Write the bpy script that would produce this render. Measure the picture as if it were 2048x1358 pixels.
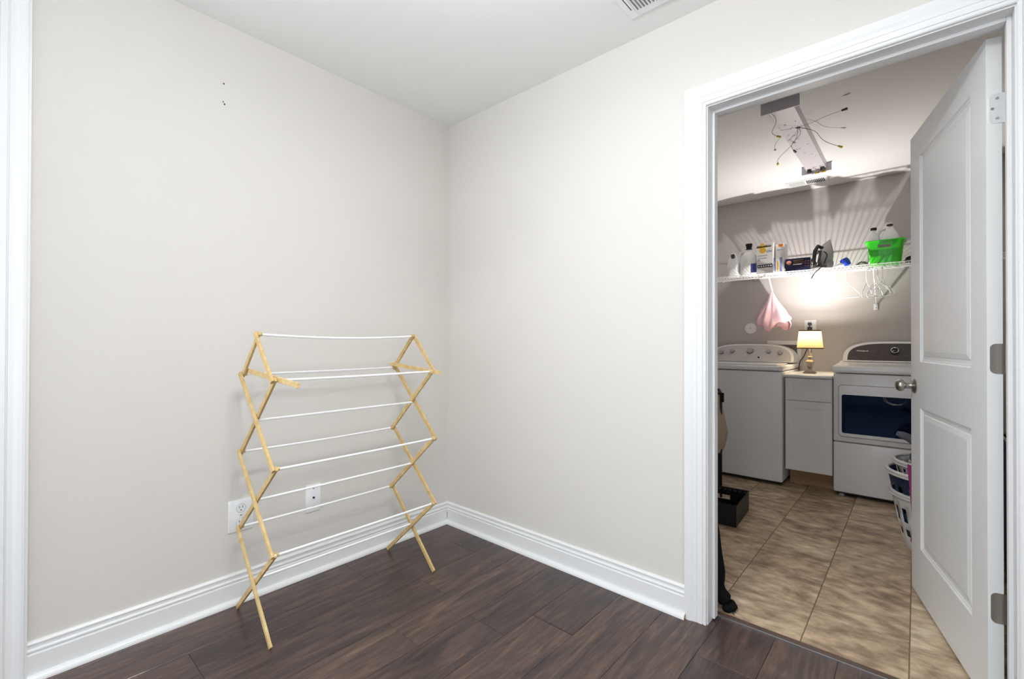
import bpy, bmesh, math, random
from mathutils import Vector, Matrix
random.seed(7)
for o in list(bpy.data.objects): bpy.data.objects.remove(o)
SC = bpy.context.scene
COL = SC.collection
PI = math.pi

# ---------------------------------------------------------------- camera
cam_d = bpy.data.cameras.new('camera'); cam = bpy.data.objects.new('camera', cam_d); COL.objects.link(cam)
cam_d.sensor_width = 36.0; cam_d.lens = 915.2/2048*36.0; cam_d.clip_start = 0.02
YAW, PIT, ROL = math.radians(-41.525), math.radians(.3415), math.radians(.1315)
fw = Vector((math.sin(YAW)*math.cos(PIT), math.cos(YAW)*math.cos(PIT), math.sin(PIT)))
rt = Vector((math.cos(YAW), -math.sin(YAW), 0)); up = rt.cross(fw)
r2 = rt*math.cos(ROL)+up*math.sin(ROL); u2 = r2.cross(fw)
Mx = Matrix((r2, u2, -fw)).transposed().to_4x4(); Mx.translation = Vector((2.174, -1.858, 1.106))
cam.matrix_world = Mx
SC.camera = cam

# ---------------------------------------------------------------- world, light, exposure
SC.view_settings.view_transform = 'Standard'; SC.view_settings.look = 'None'
SC.view_settings.gamma = 1.0; SC.view_settings.use_curve_mapping = False
SC.view_settings.exposure = 0.0
w = bpy.data.worlds.new('world'); SC.world = w; w.use_nodes = True
w.node_tree.nodes['Background'].inputs[0].default_value = (.75, .85, 1, 1)
w.node_tree.nodes['Background'].inputs[1].default_value = 1.0

def area(name, loc, size, size_y, power, color, target):
    l = bpy.data.lights.new(name, 'AREA'); l.shape = 'RECTANGLE'; l.size = size; l.size_y = size_y
    l.energy = power; l.color = color
    o = bpy.data.objects.new(name, l); COL.objects.link(o); o.location = loc
    o.rotation_euler = (Vector(target)-Vector(loc)).to_track_quat('-Z', 'Y').to_euler()
    return o
FRONT_FILL = 18; LAMP_BULB = 7.0; LAMP_UP = 7.6; LEFT_FILL = 16; DOME = 118.0; DOWN_FILL = 10
area('fill_light_front', (1.7, -4.12, 1.1), 2.8, 1.4, FRONT_FILL, (.92, .965, 1), (1.7, 0, 1.1))  # added soft fill from behind the camera; its window is made up
area('fill_light_left', (-.02, -2.32, 1.15), .72, 1.9, LEFT_FILL, (.92, .965, 1), (1.9, -.9, 1.1))  # added fill at the unseen opening, brightens the open door and jamb
area('fill_light_right', (3.35, -2.4, 1.1), 1.5, 1.3, 22, (.92, .965, 1), (0, -1.6, 1.2))  # added fill from the right side; its window is made up

# ---------------------------------------------------------------- materials
def s2l(c): return tuple((x/12.92 if x <= .04045 else ((x+.055)/1.055)**2.4) for x in [v/255 for v in c])
def mat(name, rgb, rough=.5, metal=0.0, bump=0.0, bscale=60.0, vary=0.0, vscale=4.0, spec=.5, coat=0.0, emit=None, estr=0.0, trans=0.0, alpha=1.0, sheen=0.0):
    m = bpy.data.materials.new(name); m.use_nodes = True; nt = m.node_tree; b = nt.nodes['Principled BSDF']
    c = s2l(rgb)
    b.inputs['Base Color'].default_value = (*c, 1); b.inputs['Roughness'].default_value = rough
    b.inputs['Metallic'].default_value = metal; b.inputs['Specular IOR Level'].default_value = spec
    b.inputs['Coat Weight'].default_value = coat; b.inputs['Transmission Weight'].default_value = trans
    b.inputs['Alpha'].default_value = alpha; b.inputs['Sheen Weight'].default_value = sheen
    if emit: b.inputs['Emission Color'].default_value = (*s2l(emit), 1); b.inputs['Emission Strength'].default_value = estr
    tc = nt.nodes.new('ShaderNodeTexCoord')
    n = nt.nodes.new('ShaderNodeTexNoise'); n.inputs['Scale'].default_value = vscale; n.inputs['Detail'].default_value = 4
    nt.links.new(tc.outputs['Object'], n.inputs['Vector'])
    if vary > 0:
        mx = nt.nodes.new('ShaderNodeMix'); mx.data_type = 'RGBA'
        mx.inputs[6].default_value = (*[x*(1-vary) for x in c], 1); mx.inputs[7].default_value = (*[min(1, x*(1+vary)) for x in c], 1)
        nt.links.new(n.outputs['Fac'], mx.inputs[0]); nt.links.new(mx.outputs[2], b.inputs['Base Color'])
    if bump > 0:
        n2 = nt.nodes.new('ShaderNodeTexNoise'); n2.inputs['Scale'].default_value = bscale; n2.inputs['Detail'].default_value = 3
        nt.links.new(tc.outputs['Object'], n2.inputs['Vector'])
        bp = nt.nodes.new('ShaderNodeBump'); bp.inputs['Strength'].default_value = bump; bp.inputs['Distance'].default_value = .002
        nt.links.new(n2.outputs['Fac'], bp.inputs['Height']); nt.links.new(bp.outputs[0], b.inputs['Normal'])
    return m

def grain_mat(name, stops, rough, stretch, scale, mixf=.28, bump=.15, rough_var=.1, seed_amt=37.0, tone=.0, distort=.6, coat=0.0, second=None):
    """streaky procedural surface: wood planks and stone-look tiles, shifted per object"""
    m = bpy.data.materials.new(name); m.use_nodes = True; nt = m.node_tree; b = nt.nodes['Principled BSDF']; L = nt.links
    tc = nt.nodes.new('ShaderNodeTexCoord'); oi = nt.nodes.new('ShaderNodeObjectInfo')
    mul = nt.nodes.new('ShaderNodeMath'); mul.operation = 'MULTIPLY'; mul.inputs[1].default_value = seed_amt; L.new(oi.outputs['Random'], mul.inputs[0])
    cb = nt.nodes.new('ShaderNodeCombineXYZ')
    for i in range(3): L.new(mul.outputs[0], cb.inputs[i])
    mp = nt.nodes.new('ShaderNodeMapping'); mp.inputs['Scale'].default_value = stretch
    ad = nt.nodes.new('ShaderNodeVectorMath'); ad.operation = 'ADD'
    L.new(tc.outputs['Object'], mp.inputs['Vector']); L.new(mp.outputs[0], ad.inputs[0]); L.new(cb.outputs[0], ad.inputs[1])
    n = nt.nodes.new('ShaderNodeTexNoise'); n.inputs['Scale'].default_value = scale; n.inputs['Detail'].default_value = 9; n.inputs['Roughness'].default_value = .62; n.inputs['Distortion'].default_value = distort
    L.new(ad.outputs[0], n.inputs['Vector'])
    n2 = nt.nodes.new('ShaderNodeTexNoise'); n2.inputs['Scale'].default_value = scale*6; n2.inputs['Detail'].default_value = 4
    L.new(ad.outputs[0], n2.inputs['Vector'])
    mxf = nt.nodes.new('ShaderNodeMix'); mxf.data_type = 'FLOAT'; mxf.inputs[0].default_value = mixf
    L.new(n.outputs['Fac'], mxf.inputs[2]); L.new(n2.outputs['Fac'], mxf.inputs[3])
    add = nt.nodes.new('ShaderNodeMath'); add.operation = 'MULTIPLY_ADD'; add.inputs[1].default_value = tone; L.new(oi.outputs['Random'], add.inputs[0]); L.new(mxf.outputs[0], add.inputs[2])
    sub = nt.nodes.new('ShaderNodeMath'); sub.operation = 'SUBTRACT'; sub.inputs[1].default_value = tone/2; L.new(add.outputs[0], sub.inputs[0])
    cr = nt.nodes.new('ShaderNodeValToRGB')
    while len(cr.color_ramp.elements) < len(stops): cr.color_ramp.elements.new(.5)
    for e, (p, c) in zip(cr.color_ramp.elements, stops): e.position = p; e.color = (*s2l(c), 1)
    L.new(sub.outputs[0], cr.inputs[0]); L.new(cr.outputs[0], b.inputs['Base Color'])
    mr = nt.nodes.new('ShaderNodeMapRange'); mr.inputs['To Min'].default_value = rough-rough_var; mr.inputs['To Max'].default_value = rough+rough_var
    L.new(n2.outputs['Fac'], mr.inputs['Value']); L.new(mr.outputs[0], b.inputs['Roughness'])
    bp = nt.nodes.new('ShaderNodeBump'); bp.inputs['Strength'].default_value = bump; bp.inputs['Distance'].default_value = .002
    L.new(mxf.outputs[0], bp.inputs['Height']); L.new(bp.outputs[0], b.inputs['Normal'])
    b.inputs['Coat Weight'].default_value = coat
    return m

WALL = mat('greige_wall_paint', (217, 213, 207), .75, bump=.12, bscale=350, spec=.25)
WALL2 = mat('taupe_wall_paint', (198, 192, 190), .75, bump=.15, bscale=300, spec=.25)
CEIL = mat('ceiling_paint', (240, 241, 239), .85, bump=.15, bscale=220, spec=.2)
CEIL2 = mat('laundry_ceiling_paint', (244, 242, 240), .85, bump=.15, bscale=220, spec=.2)
TRIM = mat('white_trim_enamel', (230, 230, 230), .35, bump=.03, bscale=40)
DOORP = mat('white_door_enamel', (243, 244, 243), .38, bump=.06, bscale=120)
RAW = mat('raw_molding_end', (196, 160, 108), .7, bump=.3, bscale=200, vary=.15)
PLANK = grain_mat('dark_laminate_plank', [(.30, (34, 28, 30)), (.43, (55, 44, 43)), (.52, (73, 57, 52)), (.62, (94, 73, 62)), (.75, (126, 100, 82))], .36, (5.5, .6, 1), 4.2, bump=.14, tone=.07, distort=1.6, coat=.12)
SEAM = mat('dark_seam_base', (28, 24, 24), .8, bump=.1)  # dark base colour seen in the joints between planks
TILE = grain_mat('stone_look_vinyl', [(.28, (106, 86, 68)), (.41, (152, 128, 104)), (.5, (190, 166, 137)), (.58, (216, 195, 164)), (.70, (243, 231, 208))], .42, (1.0, 1.75, 1), 2.5, mixf=.42, bump=.25, tone=.07, distort=1.5)
GROUT = mat('grout', (122, 104, 86), .8, bump=.3, bscale=300, vary=.1)
STRIP = mat('transition_strip_brown', (86, 68, 60), .4, bump=.1, vary=.1)
ALU = mat('aluminium_edge', (190, 190, 192), .3, 1.0, bump=.05)
PINE = grain_mat('pale_birch_wood', [(.3, (180, 148, 94)), (.5, (204, 173, 116)), (.7, (226, 200, 148))], .45, (3, 3, 3), 9, bump=.1, tone=.1)
ROD = mat('white_plastic_coated_rod', (246, 246, 246), .35, bump=.02)
PLASTICW = mat('white_plastic', (250, 250, 250), .35, bump=.02)
PLATE = mat('white_wall_plate', (238, 239, 240), .3, bump=.02)
DARK = mat('dark_slot', (30, 28, 28), .6, bump=.05)
BLACKP = mat('black_plastic', (17, 17, 21), .42, bump=.1)
BLACKM = mat('black_powder_coated_metal', (16, 16, 17), .4, .3, bump=.05)
STEEL = mat('satin_nickel', (186, 180, 172), .3, 1.0, bump=.05, bscale=400)
CHROME = mat('chrome', (214, 214, 216), .12, 1.0, bump=.02)
ENAMEL = mat('white_appliance_enamel', (240, 238, 237), .28, bump=.05, bscale=500, coat=.2)
KNOBG = mat('grey_knob_plastic', (176, 172, 172), .35, bump=.03)
CONSOLED = mat('brown_black_console', (74, 64, 64), .35, bump=.1, bscale=300)
GLASSD = mat('tinted_dryer_glass', (4, 7, 24), .08, spec=.35)
GLASSD.node_tree.nodes['Principled BSDF'].inputs['Specular Tint'].default_value = (.30, .55, 1.0, 1)
CABW = mat('white_cabinet_paint', (240, 237, 235), .4, bump=.05)
COUNTER = mat('white_counter_laminate', (238, 234, 233), .3, bump=.03)
TOE = mat('tan_toe_kick_board', (168, 134, 100), .6, bump=.2, vary=.12)
INK = mat('printed_lettering', (228, 224, 222), .5, bump=.01)
PG = mat('pale_grey_groove', (196, 196, 198), .5, bump=.01)
INKG = mat('grey_print', (120, 116, 118), .5, bump=.01)

# ---------------------------------------------------------------- mesh helpers
class MB:
    def __init__(s, T=None): s.bm = bmesh.new(); s.T = T
    def _n(s, verts):
        if s.T is not None: bmesh.ops.transform(s.bm, matrix=s.T, verts=verts)
    def box(s, x0, x1, y0, y1, z0, z1, bev=0.0, seg=2):
        r = bmesh.ops.create_cube(s.bm, size=1); vs = r['verts']
        bmesh.ops.scale(s.bm, vec=(abs(x1-x0), abs(y1-y0), abs(z1-z0)), verts=vs)
        bmesh.ops.translate(s.bm, vec=((x0+x1)/2, (y0+y1)/2, (z0+z1)/2), verts=vs)
        if bev > 0:
            es = list({e for v in vs for e in v.link_edges})
            bv = bmesh.ops.bevel(s.bm, geom=es, offset=bev, segments=seg, affect='EDGES', profile=.5)
            vs = list({v for f in bv['faces'] for v in f.verts} | {v for v in vs if v.is_valid})
        s._n(vs); return vs
    def beam(s, a, b, wdt, thk, nrm, ext=0.0, bev=0.0):
        """board from a to b; wdt in the plane, thk along nrm"""
        a = Vector(a); b = Vector(b); d = (b-a).normalized(); a = a-d*ext; b = b+d*ext
        n = Vector(nrm); n = (n-d*n.dot(d)).normalized(); q = d.cross(n)
        Tm = Matrix((d, q, n)).transposed().to_4x4(); Tm.translation = (a+b)/2
        old = s.T; s.T = Tm if old is None else old@Tm
        L = (b-a).length
        s.box(-L/2, L/2, -wdt/2, wdt/2, -thk/2, thk/2, bev, 1); s.T = old
    def cyl(s, a, b, r, r2=None, seg=16, cap=True):
        a = Vector(a); b = Vector(b); d = b-a
        q = d.to_track_quat('Z', 'Y').to_matrix().to_4x4(); q.translation = (a+b)/2
        r_ = bmesh.ops.create_cone(s.bm, cap_ends=cap, segments=seg, radius1=r, radius2=(r if r2 is None else r2), depth=d.length, matrix=q)
        s._n(r_['verts'])
    def ball(s, c, r, sc=(1, 1, 1), seg=16):
        r_ = bmesh.ops.create_uvsphere(s.bm, u_segments=seg, v_segments=max(8, seg//2), radius=r)
        bmesh.ops.scale(s.bm, vec=sc, verts=r_['verts']); bmesh.ops.translate(s.bm, vec=c, verts=r_['verts']); s._n(r_['verts'])
    def grid(s, rings, closed=True, capa=False, capb=False):
        rv = [[s.bm.verts.new(p) for p in R] for R in rings]
        n = len(rv[0])
        for A, B in zip(rv, rv[1:]):
            for i in range(n if closed else n-1):
                j = (i+1) % n
                try: s.bm.faces.new((A[i], A[j], B[j], B[i]))
                except ValueError: pass
        if capa: s.bm.faces.new(list(reversed(rv[0])))
        if capb: s.bm.faces.new(rv[-1])
        s._n([v for R in rv for v in R])
    def tube(s, pts, r, seg=8, closed=False, radii=None):
        pts = [Vector(p) for p in pts]; n = len(pts); rings = []; prev = None
        for i, p in enumerate(pts):
            if closed: d = pts[(i+1) % n]-pts[i-1]
            else: d = pts[min(i+1, n-1)]-pts[max(i-1, 0)]
            d.normalize()
            if prev is None:
                u = d.orthogonal().normalized()
            else:
                u = (prev-d*prev.dot(d)); u = u.normalized() if u.length > 1e-6 else d.orthogonal().normalized()
            prev = u; v = d.cross(u); rr = radii[i] if radii else r
            rings.append([p+u*math.cos(2*PI*k/seg)*rr+v*math.sin(2*PI*k/seg)*rr for k in range(seg)])
        if closed: rings.append(rings[0])
        s.grid(rings, True, not closed, not closed)
        if closed: bmesh.ops.remove_doubles(s.bm, verts=s.bm.verts, dist=1e-6)
    def lathe(s, prof, c, seg=24, sx=1.0, sy=1.0, power=2.0, caps=True):
        rings = []
        for r, z in prof:
            R = []
            for k in range(seg):
                a = 2*PI*k/seg; ca, sa = math.cos(a), math.sin(a)
                e = 2.0/power
                R.append((c[0]+sx*r*math.copysign(abs(ca)**e, ca), c[1]+sy*r*math.copysign(abs(sa)**e, sa), c[2]+z))
            rings.append(R)
        s.grid(rings, True, caps, caps)
    def prism(s, poly, f0, f1):
        A = [f0(*p) for p in poly]; B = [f1(*p) for p in poly]
        s.grid([A, B], True, True, True)
    def poly(s, pts):
        vs = [s.bm.verts.new(p) for p in pts]; s.bm.faces.new(vs); s._n(vs)
    def build(s, name, m, parent=None, smooth=False, angle=35, **props):
        bmesh.ops.recalc_face_normals(s.bm, faces=s.bm.faces)
        org = Vector((0, 0, 0)); p = parent
        while p is not None: org += Vector(p.location); p = p.parent
        if org.length > 0: bmesh.ops.translate(s.bm, vec=-org, verts=s.bm.verts)
        me = bpy.data.meshes.new(name); s.bm.to_mesh(me); s.bm.free()
        if isinstance(m, (list, tuple)):
            for q in m: me.materials.append(q)
        else: me.materials.append(m)
        if smooth:
            me.polygons.foreach_set('use_smooth', [True]*len(me.polygons)); me.set_sharp_from_angle(angle=math.radians(angle))
        o = bpy.data.objects.new(name, me); COL.objects.link(o)
        if parent: o.parent = parent
        for k, v in props.items(): o[k] = v
        return o

def thing(name, label, cat, loc, group=None):
    o = bpy.data.objects.new(name, None); COL.objects.link(o); o.location = loc; o.empty_display_size = .05
    o['label'] = label; o['category'] = cat
    if group: o['group'] = group
    return o
def tag(o, label, cat, group=None):
    o['label'] = label; o['category'] = cat
    if group: o['group'] = group
    return o
def one(mb, name, m, label, cat, base, smooth=False, group=None):
    """a thing that is one mesh, its origin moved to its base"""
    b = Vector(base); o = mb.build(name, m, None, smooth)
    o.data.transform(Matrix.Translation(-b)); o.location = b
    return tag(o, label, cat, group)
def struct(mb, name, m, smooth=False):
    o = mb.build(name, m, None, smooth); o['kind'] = 'structure'; return o
def dup(root, loc, label=None):
    r = root.copy(); COL.objects.link(r); r.location = loc
    if label: r['label'] = label
    for ch in list(root.children):
        c = ch.copy(); COL.objects.link(c); c.parent = r
        for g in list(ch.children):
            d = g.copy(); COL.objects.link(d); d.parent = c
    return r
def text(body, size, M4, m, parent, name='lettering', ext=.0004, bold=0.0, align='CENTER'):
    cu = bpy.data.curves.new(name, 'FONT'); cu.body = body; cu.size = size; cu.extrude = ext; cu.align_x = align; cu.align_y = 'CENTER'; cu.offset = bold
    t = bpy.data.objects.new(name, cu); COL.objects.link(t)
    dg = bpy.context.evaluated_depsgraph_get(); dg.update()
    me = bpy.data.meshes.new_from_object(t.evaluated_get(dg)); bpy.data.objects.remove(t)
    org = Vector((0, 0, 0)); p = parent
    while p is not None: org += Vector(p.location); p = p.parent
    me.transform(Matrix.Translation(-org)@M4); me.materials.clear(); me.materials.append(m)
    o = bpy.data.objects.new(name, me); COL.objects.link(o); o.parent = parent; return o
def frame(origin, xdir, ydir):
    x = Vector(xdir).normalized(); y = Vector(ydir).normalized(); z = x.cross(y)
    Tm = Matrix((x, y, z)).transposed().to_4x4(); Tm.translation = Vector(origin); return Tm

# ================================================================ STRUCTURE
H = 2.44; WT = .116            # ceiling height, thickness of the dividing wall
XJ0, XJ1, ZH = 1.558, 2.377, 2.036     # jamb faces and head of the doorway
RX, FY = 3.45, -4.2            # right and front limits of the room with the camera
LX0, LX1, LY = .62, 2.66, 2.83 # laundry room

m = MB()                       # left wall, with the cased opening beside the camera
m.box(-.12, 0, -1.862, 0, 0, H); m.box(-.12, 0, -2.75, -1.862, 2.29, H); m.box(-.12, 0, FY, -2.75, 0, H)
wl = struct(m, 'wall_left', WALL)
m = MB()
for a in ((-2.75, -2.68, 0, 2.29), (-1.955, -1.885, 0, 2.29), (-2.68, -1.955, 0, .18), (-2.68, -1.955, 2.15, 2.29), (-2.68, -1.955, .98, 1.02)): m.box(-.115, -.075, a[0], a[1], a[2], a[3])
struct(m, 'door_2', DOORP)  # unseen door, left as an open frame to suit the added left fill
m = MB()
m.box(-.12, XJ0-.018, 0, WT, 0, H); m.box(XJ1+.018, RX+.12, 0, WT, 0, H); m.box(XJ0-.018, XJ1+.018, 0, WT, ZH+.018, H)
struct(m, 'wall_back', WALL)
m = MB(); m.box(RX, RX+.12, FY, 0, 0, .7); m.box(RX, RX+.12, FY, 0, 2.2, H); m.box(RX, RX+.12, FY, -3.15, .7, 2.2); m.box(RX, RX+.12, -1.65, 0, .7, 2.2)
struct(m, 'wall_right', WALL)
m = MB(); m.box(-.12, RX+.12, FY-.12, FY, 0, .38); m.box(-.12, RX+.12, FY-.12, FY, 1.84, H); m.box(-.12, .25, FY-.12, FY, .38, 1.84); m.box(3.15, RX+.12, FY-.12, FY, .38, 1.84)
struct(m, 'wall_front', WALL)
m = MB(); m.box(LX0-.12, LX0, WT, LY, 0, H); struct(m, 'wall_laundry_left', WALL2)
m = MB(); m.box(LX0-.12, LX1+.12, LY, LY+.12, 0, H); struct(m, 'wall_laundry_back', WALL2)
m = MB(); m.box(LX1, LX1+.12, WT, LY, 0, H); struct(m, 'wall_laundry_right', WALL2)
m = MB(); m.box(-.12, RX+.12, FY-.12, .06, H, H+.1); struct(m, 'ceiling', CEIL)
m = MB(); m.box(LX0-.12, LX1+.12, .06, LY+.12, H, H+.1); struct(m, 'ceiling', CEIL2)
# unseen windows, added to frame the fill lights around the camera
def window(nm, axis, c, w2, z0, z1, pos):
    m = MB()
    def bx(a0, a1, zz0, zz1, d0=-.03, d1=.03):
        if axis == 'x': m.box(a0, a1, pos+d0, pos+d1, zz0, zz1)
        else: m.box(pos+d0, pos+d1, a0, a1, zz0, zz1)
    bx(c-w2, c-w2+.05, z0, z1); bx(c+w2-.05, c+w2, z0, z1); bx(c-w2, c+w2, z0, z0+.05); bx(c-w2, c+w2, z1-.05, z1)
    bx(c-.012, c+.012, z0, z1); bx(c-w2, c+w2, (z0+z1)/2-.015, (z0+z1)/2+.015)
    return struct(m, nm, TRIM)
window('added_window_1', 'x', 1.7, 1.45, .38, 1.84, FY-.06)
window('added_window_2', 'y', -2.4, .75, .7, 2.2, RX+.06)

# ---- dark laminate floor: every plank its own object
m = MB(); m.box(-.12, RX+.12, FY-.12, .09, -.05, -.003); fl = struct(m, 'floor', SEAM)
PW = .1923; x0p = .2355-2*PW
joints = {2: [-1.397], 3: [-.54], 4: [-.83], 5: [-.578], 6: [-.405, -.827-.8], 7: [-1.02], 8: [-.62], 9: [-.2], 10: [-.9], 1: [-.7]}
cache = {}
def piece_mesh(tag_, lx, ly, th, g, bev, mt):
    key = (tag_, round(lx, 3), round(ly, 3))
    if key not in cache:
        b = bmesh.new(); bmesh.ops.create_cube(b, size=1)
        bmesh.ops.scale(b, vec=(lx-g, ly-g, th), verts=b.verts)
        bmesh.ops.translate(b, vec=(0, 0, -th/2), verts=b.verts)
        es = [e for e in b.edges if all(v.co.z > -th/4 for v in e.verts)]
        bmesh.ops.bevel(b, geom=es, offset=bev, segments=1, affect='EDGES')
        me = bpy.data.meshes.new(tag_); b.to_mesh(me); b.free(); me.materials.append(mt); cache[key] = me
    return cache[key]
def piece(nm, parent, xa, xb, ya, yb, th, g, bev, mt):
    o = bpy.data.objects.new(nm, piece_mesh(nm, xb-xa, yb-ya, th, g, bev, mt)); COL.objects.link(o)
    o.location = ((xa+xb)/2, (ya+yb)/2, 0); o.parent = parent; return o
for i in range(20):
    xa, xb = x0p+i*PW, x0p+(i+1)*PW
    xa2, xb2 = max(xa, 0), min(xb, RX)
    if xb2-xa2 < .02: continue
    ymax = .086 if (xa2 >= XJ0-.03 and xb2 <= XJ1+.03) else (.0 if (xb2 < XJ0 or xa2 > XJ1) else .0)
    js = joints.get(i, [-((i*.37) % 1.2)-.1])
    ys = sorted({round(j-1.22*k, 3) for j in js for k in range(-1, 5)} | set())
    ys = [y for y in ys if FY < y < ymax-.05]
    cuts = [FY]+ys+[ymax]
    for a, b_ in zip(cuts, cuts[1:]):
        if b_-a > .02: piece('plank', fl, xa2, xb2, a, b_, .01, .0009, .0007, PLANK)
for (xa, xb) in ((XJ0, x0p+math.ceil((XJ0-x0p)/PW)*PW), (x0p+math.floor((XJ1-x0p)/PW)*PW, XJ1)):
    piece('plank', fl, xa, xb, 0.0, .086, .01, .0009, .0007, PLANK)

# ---- stone-look tiles of the laundry floor
m = MB(); m.box(LX0-.1, LX1+.1, .09, LY+.1, -.05, -.0012); fl2 = struct(m, 'floor', GROUT)
TW = .3045
cols = {-1: [1.31], 0: [1.013], 1: [.69], 2: [.40, 1.01], 3: [.69]}
for i in range(-4, 5):
    xa, xb = 1.2375+i*TW, 1.2375+(i+1)*TW
    xa, xb = max(xa, LX0), min(xb, LX1)
    if xb-xa < .01: continue
    j0 = {0: 1.013, 1: .69, 2: 1.01, 3: .69, -1: .69, -2: 1.013}.get(i, .8)
    ys = sorted(y for y in [j0+.62*k for k in range(-3, 5)] if .15 < y < LY-.05)
    cuts = [.114]+ys+[LY]
    for a, b_ in zip(cuts, cuts[1:]): piece('tile', fl2, xa, xb, a, b_, .008, .0037, .0012, TILE)

# ---- transition strip in the doorway
t = thing('threshold_strip', 'brown transition strip with a silver edge in the doorway', 'threshold', (1.97, .1, 0))
m = MB(); m.prism([(.088, .0), (.118, .0), (.118, .004), (.113, .006), (.092, .006), (.088, .005)], lambda y, z: (XJ0, y, z), lambda y, z: (XJ1, y, z)); m.build('cover', STRIP, t)
m = MB(); m.prism([(.084, .0), (.0875, .0), (.0875, .006), (.084, .005)], lambda y, z: (XJ0, y, z), lambda y, z: (XJ1, y, z)); m.build('metal_edge', ALU, t)

# ---- baseboards with shoe moulding
BP = [(0, 0), (.015, 0), (.015, .082), (.012, .084), (.0105, .088), (.014, .092), (.014, .097), (.009, .102), (.0085, .112), (.0115, .114), (.0115, .118), (.006, .124), (0, .125)]
SP = [(.015, 0), (.034, 0), (.0335, .006), (.031, .012), (.026, .017), (.020, .0195), (.015, .020)]
def base_run(nm, f0, f1):
    m = MB(); m.prism(BP, f0, f1); b = struct(m, nm, TRIM)
    m = MB(); m.prism(SP, f0, f1); m.build('shoe_molding', TRIM, b); return b
XC0 = XJ0-.083; XC1 = XJ1+.083
base_run('baseboard_left', lambda v, z: (v, -1.784, z), lambda v, z: (v, -v, z))
bb = base_run('baseboard_back', lambda v, z: (v, -v, z), lambda v, z: (XC0, -v, z))
m = MB(); m.prism([(y, z) for y, z in SP], lambda v, z: (XC0+.0002, -v, z), lambda v, z: (XC0+.0009, -v, z)); m.build('raw_end', RAW, bb, label='unpainted wood end of the shoe molding')
base_run('baseboard_right', lambda v, z: (XC1, -v, z), lambda v, z: (RX, -v, z))
for px, py in ((1.0, .83), (.35, .9), (1.30, .85)): pass
# nail specks and the gap in the inside corner
m = MB(); m.box(.0150, .0165, -.0168, -.0150, .03, .066); m.build('corner_gap', DARK, bb)
sm = bpy.data.objects['shoe_molding']

# ---- door casing: moulded profile, mitred
CP = [(0, 0), (0, .009), (.003, .012), (.009, .012), (.011, .008), (.0135, .008), (.0145, .012), (.030, .0135), (.0315, .0105), (.034, .0105), (.036, .013), (.048, .0145), (.058, .018), (.068, .020), (.0755, .020), (.0765, .0165), (.083, .0165), (.083, 0)]
def leg(side, xi, zi, wall):
    m = MB()
    m.prism(CP, lambda u, v: wall(xi+side*u, v, 0), lambda u, v: wall(xi+side*u, v, zi+u)); return m
def head(xa, xb, zi, wall):
    m = MB(); m.prism(CP, lambda u, v: wall(xa-u, v, zi+u), lambda u, v: wall(xb+u, v, zi+u)); return m
wb = lambda a, v, z: (a, -v, z)
rv = .004
cas = struct(leg(-1, XJ0-rv, ZH+rv, wb), 'trim_1', TRIM); cas['label'] = 'white moulded casing round the laundry doorway'
leg(1, XJ1+rv, ZH+rv, wb).build('casing_leg', TRIM, cas); head(XJ0-rv, XJ1+rv, ZH+rv, wb).build('casing_head', TRIM, cas)
m = MB(); m.box(XJ0-.018, XJ0, -.0005, WT+.0005, 0, ZH+.018); m.build('jamb', TRIM, cas)
m = MB(); m.box(XJ1, XJ1+.018, -.0005, WT+.0005, 0, ZH+.018); m.build('jamb', TRIM, cas)
m = MB(); m.box(XJ0, XJ1, -.0005, WT+.0005, ZH, ZH+.018); m.build('head_jamb', TRIM, cas)
m = MB(); m.box(XJ0, XJ0+.011, .045, .080, .006, ZH, .0015, 1); m.build('door_stop', TRIM, cas)
m = MB(); m.box(XJ1-.011, XJ1, .045, .080, .006, ZH, .0015, 1); m.build('door_stop', TRIM, cas)
m = MB(); m.box(XJ0+.011, XJ1-.011, .045, .080, ZH-.011, ZH, .0015, 1); m.build('door_stop', TRIM, cas)
wbl = lambda a, v, z: (a, WT+v, z)
leg(-1, XJ0-rv, ZH+rv, wbl).build('casing_leg', TRIM, cas); head(XJ0-rv, XJ1+rv, ZH+rv, wbl).build('casing_head', TRIM, cas)
# casing of the opening in the left wall, right beside the camera
wA = lambda a, v, z: (v, a, z)
YA = -1.784
c2 = struct(leg(1, YA-.083, 2.29, wA), 'trim_2', TRIM)
head(-2.75, YA-.083, 2.29, wA).build('casing_head', TRIM, c2)
m = MB(); m.box(-.10, .0, -1.884, -1.866, 0, 2.29); m.build('jamb', TRIM, c2)

# ---- old screw holes in the left wall
for (y, z, sy, sz) in ((-1.229, 2.187, .003, .004), (-1.231, 2.110, .0022, .003), (-1.226, 2.102, .003, .004)):
    m = MB(); m.ball((0, y, z), 1, (.0012, sy, sz), 8); m.build('screw_hole', DARK, wl)

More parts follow.
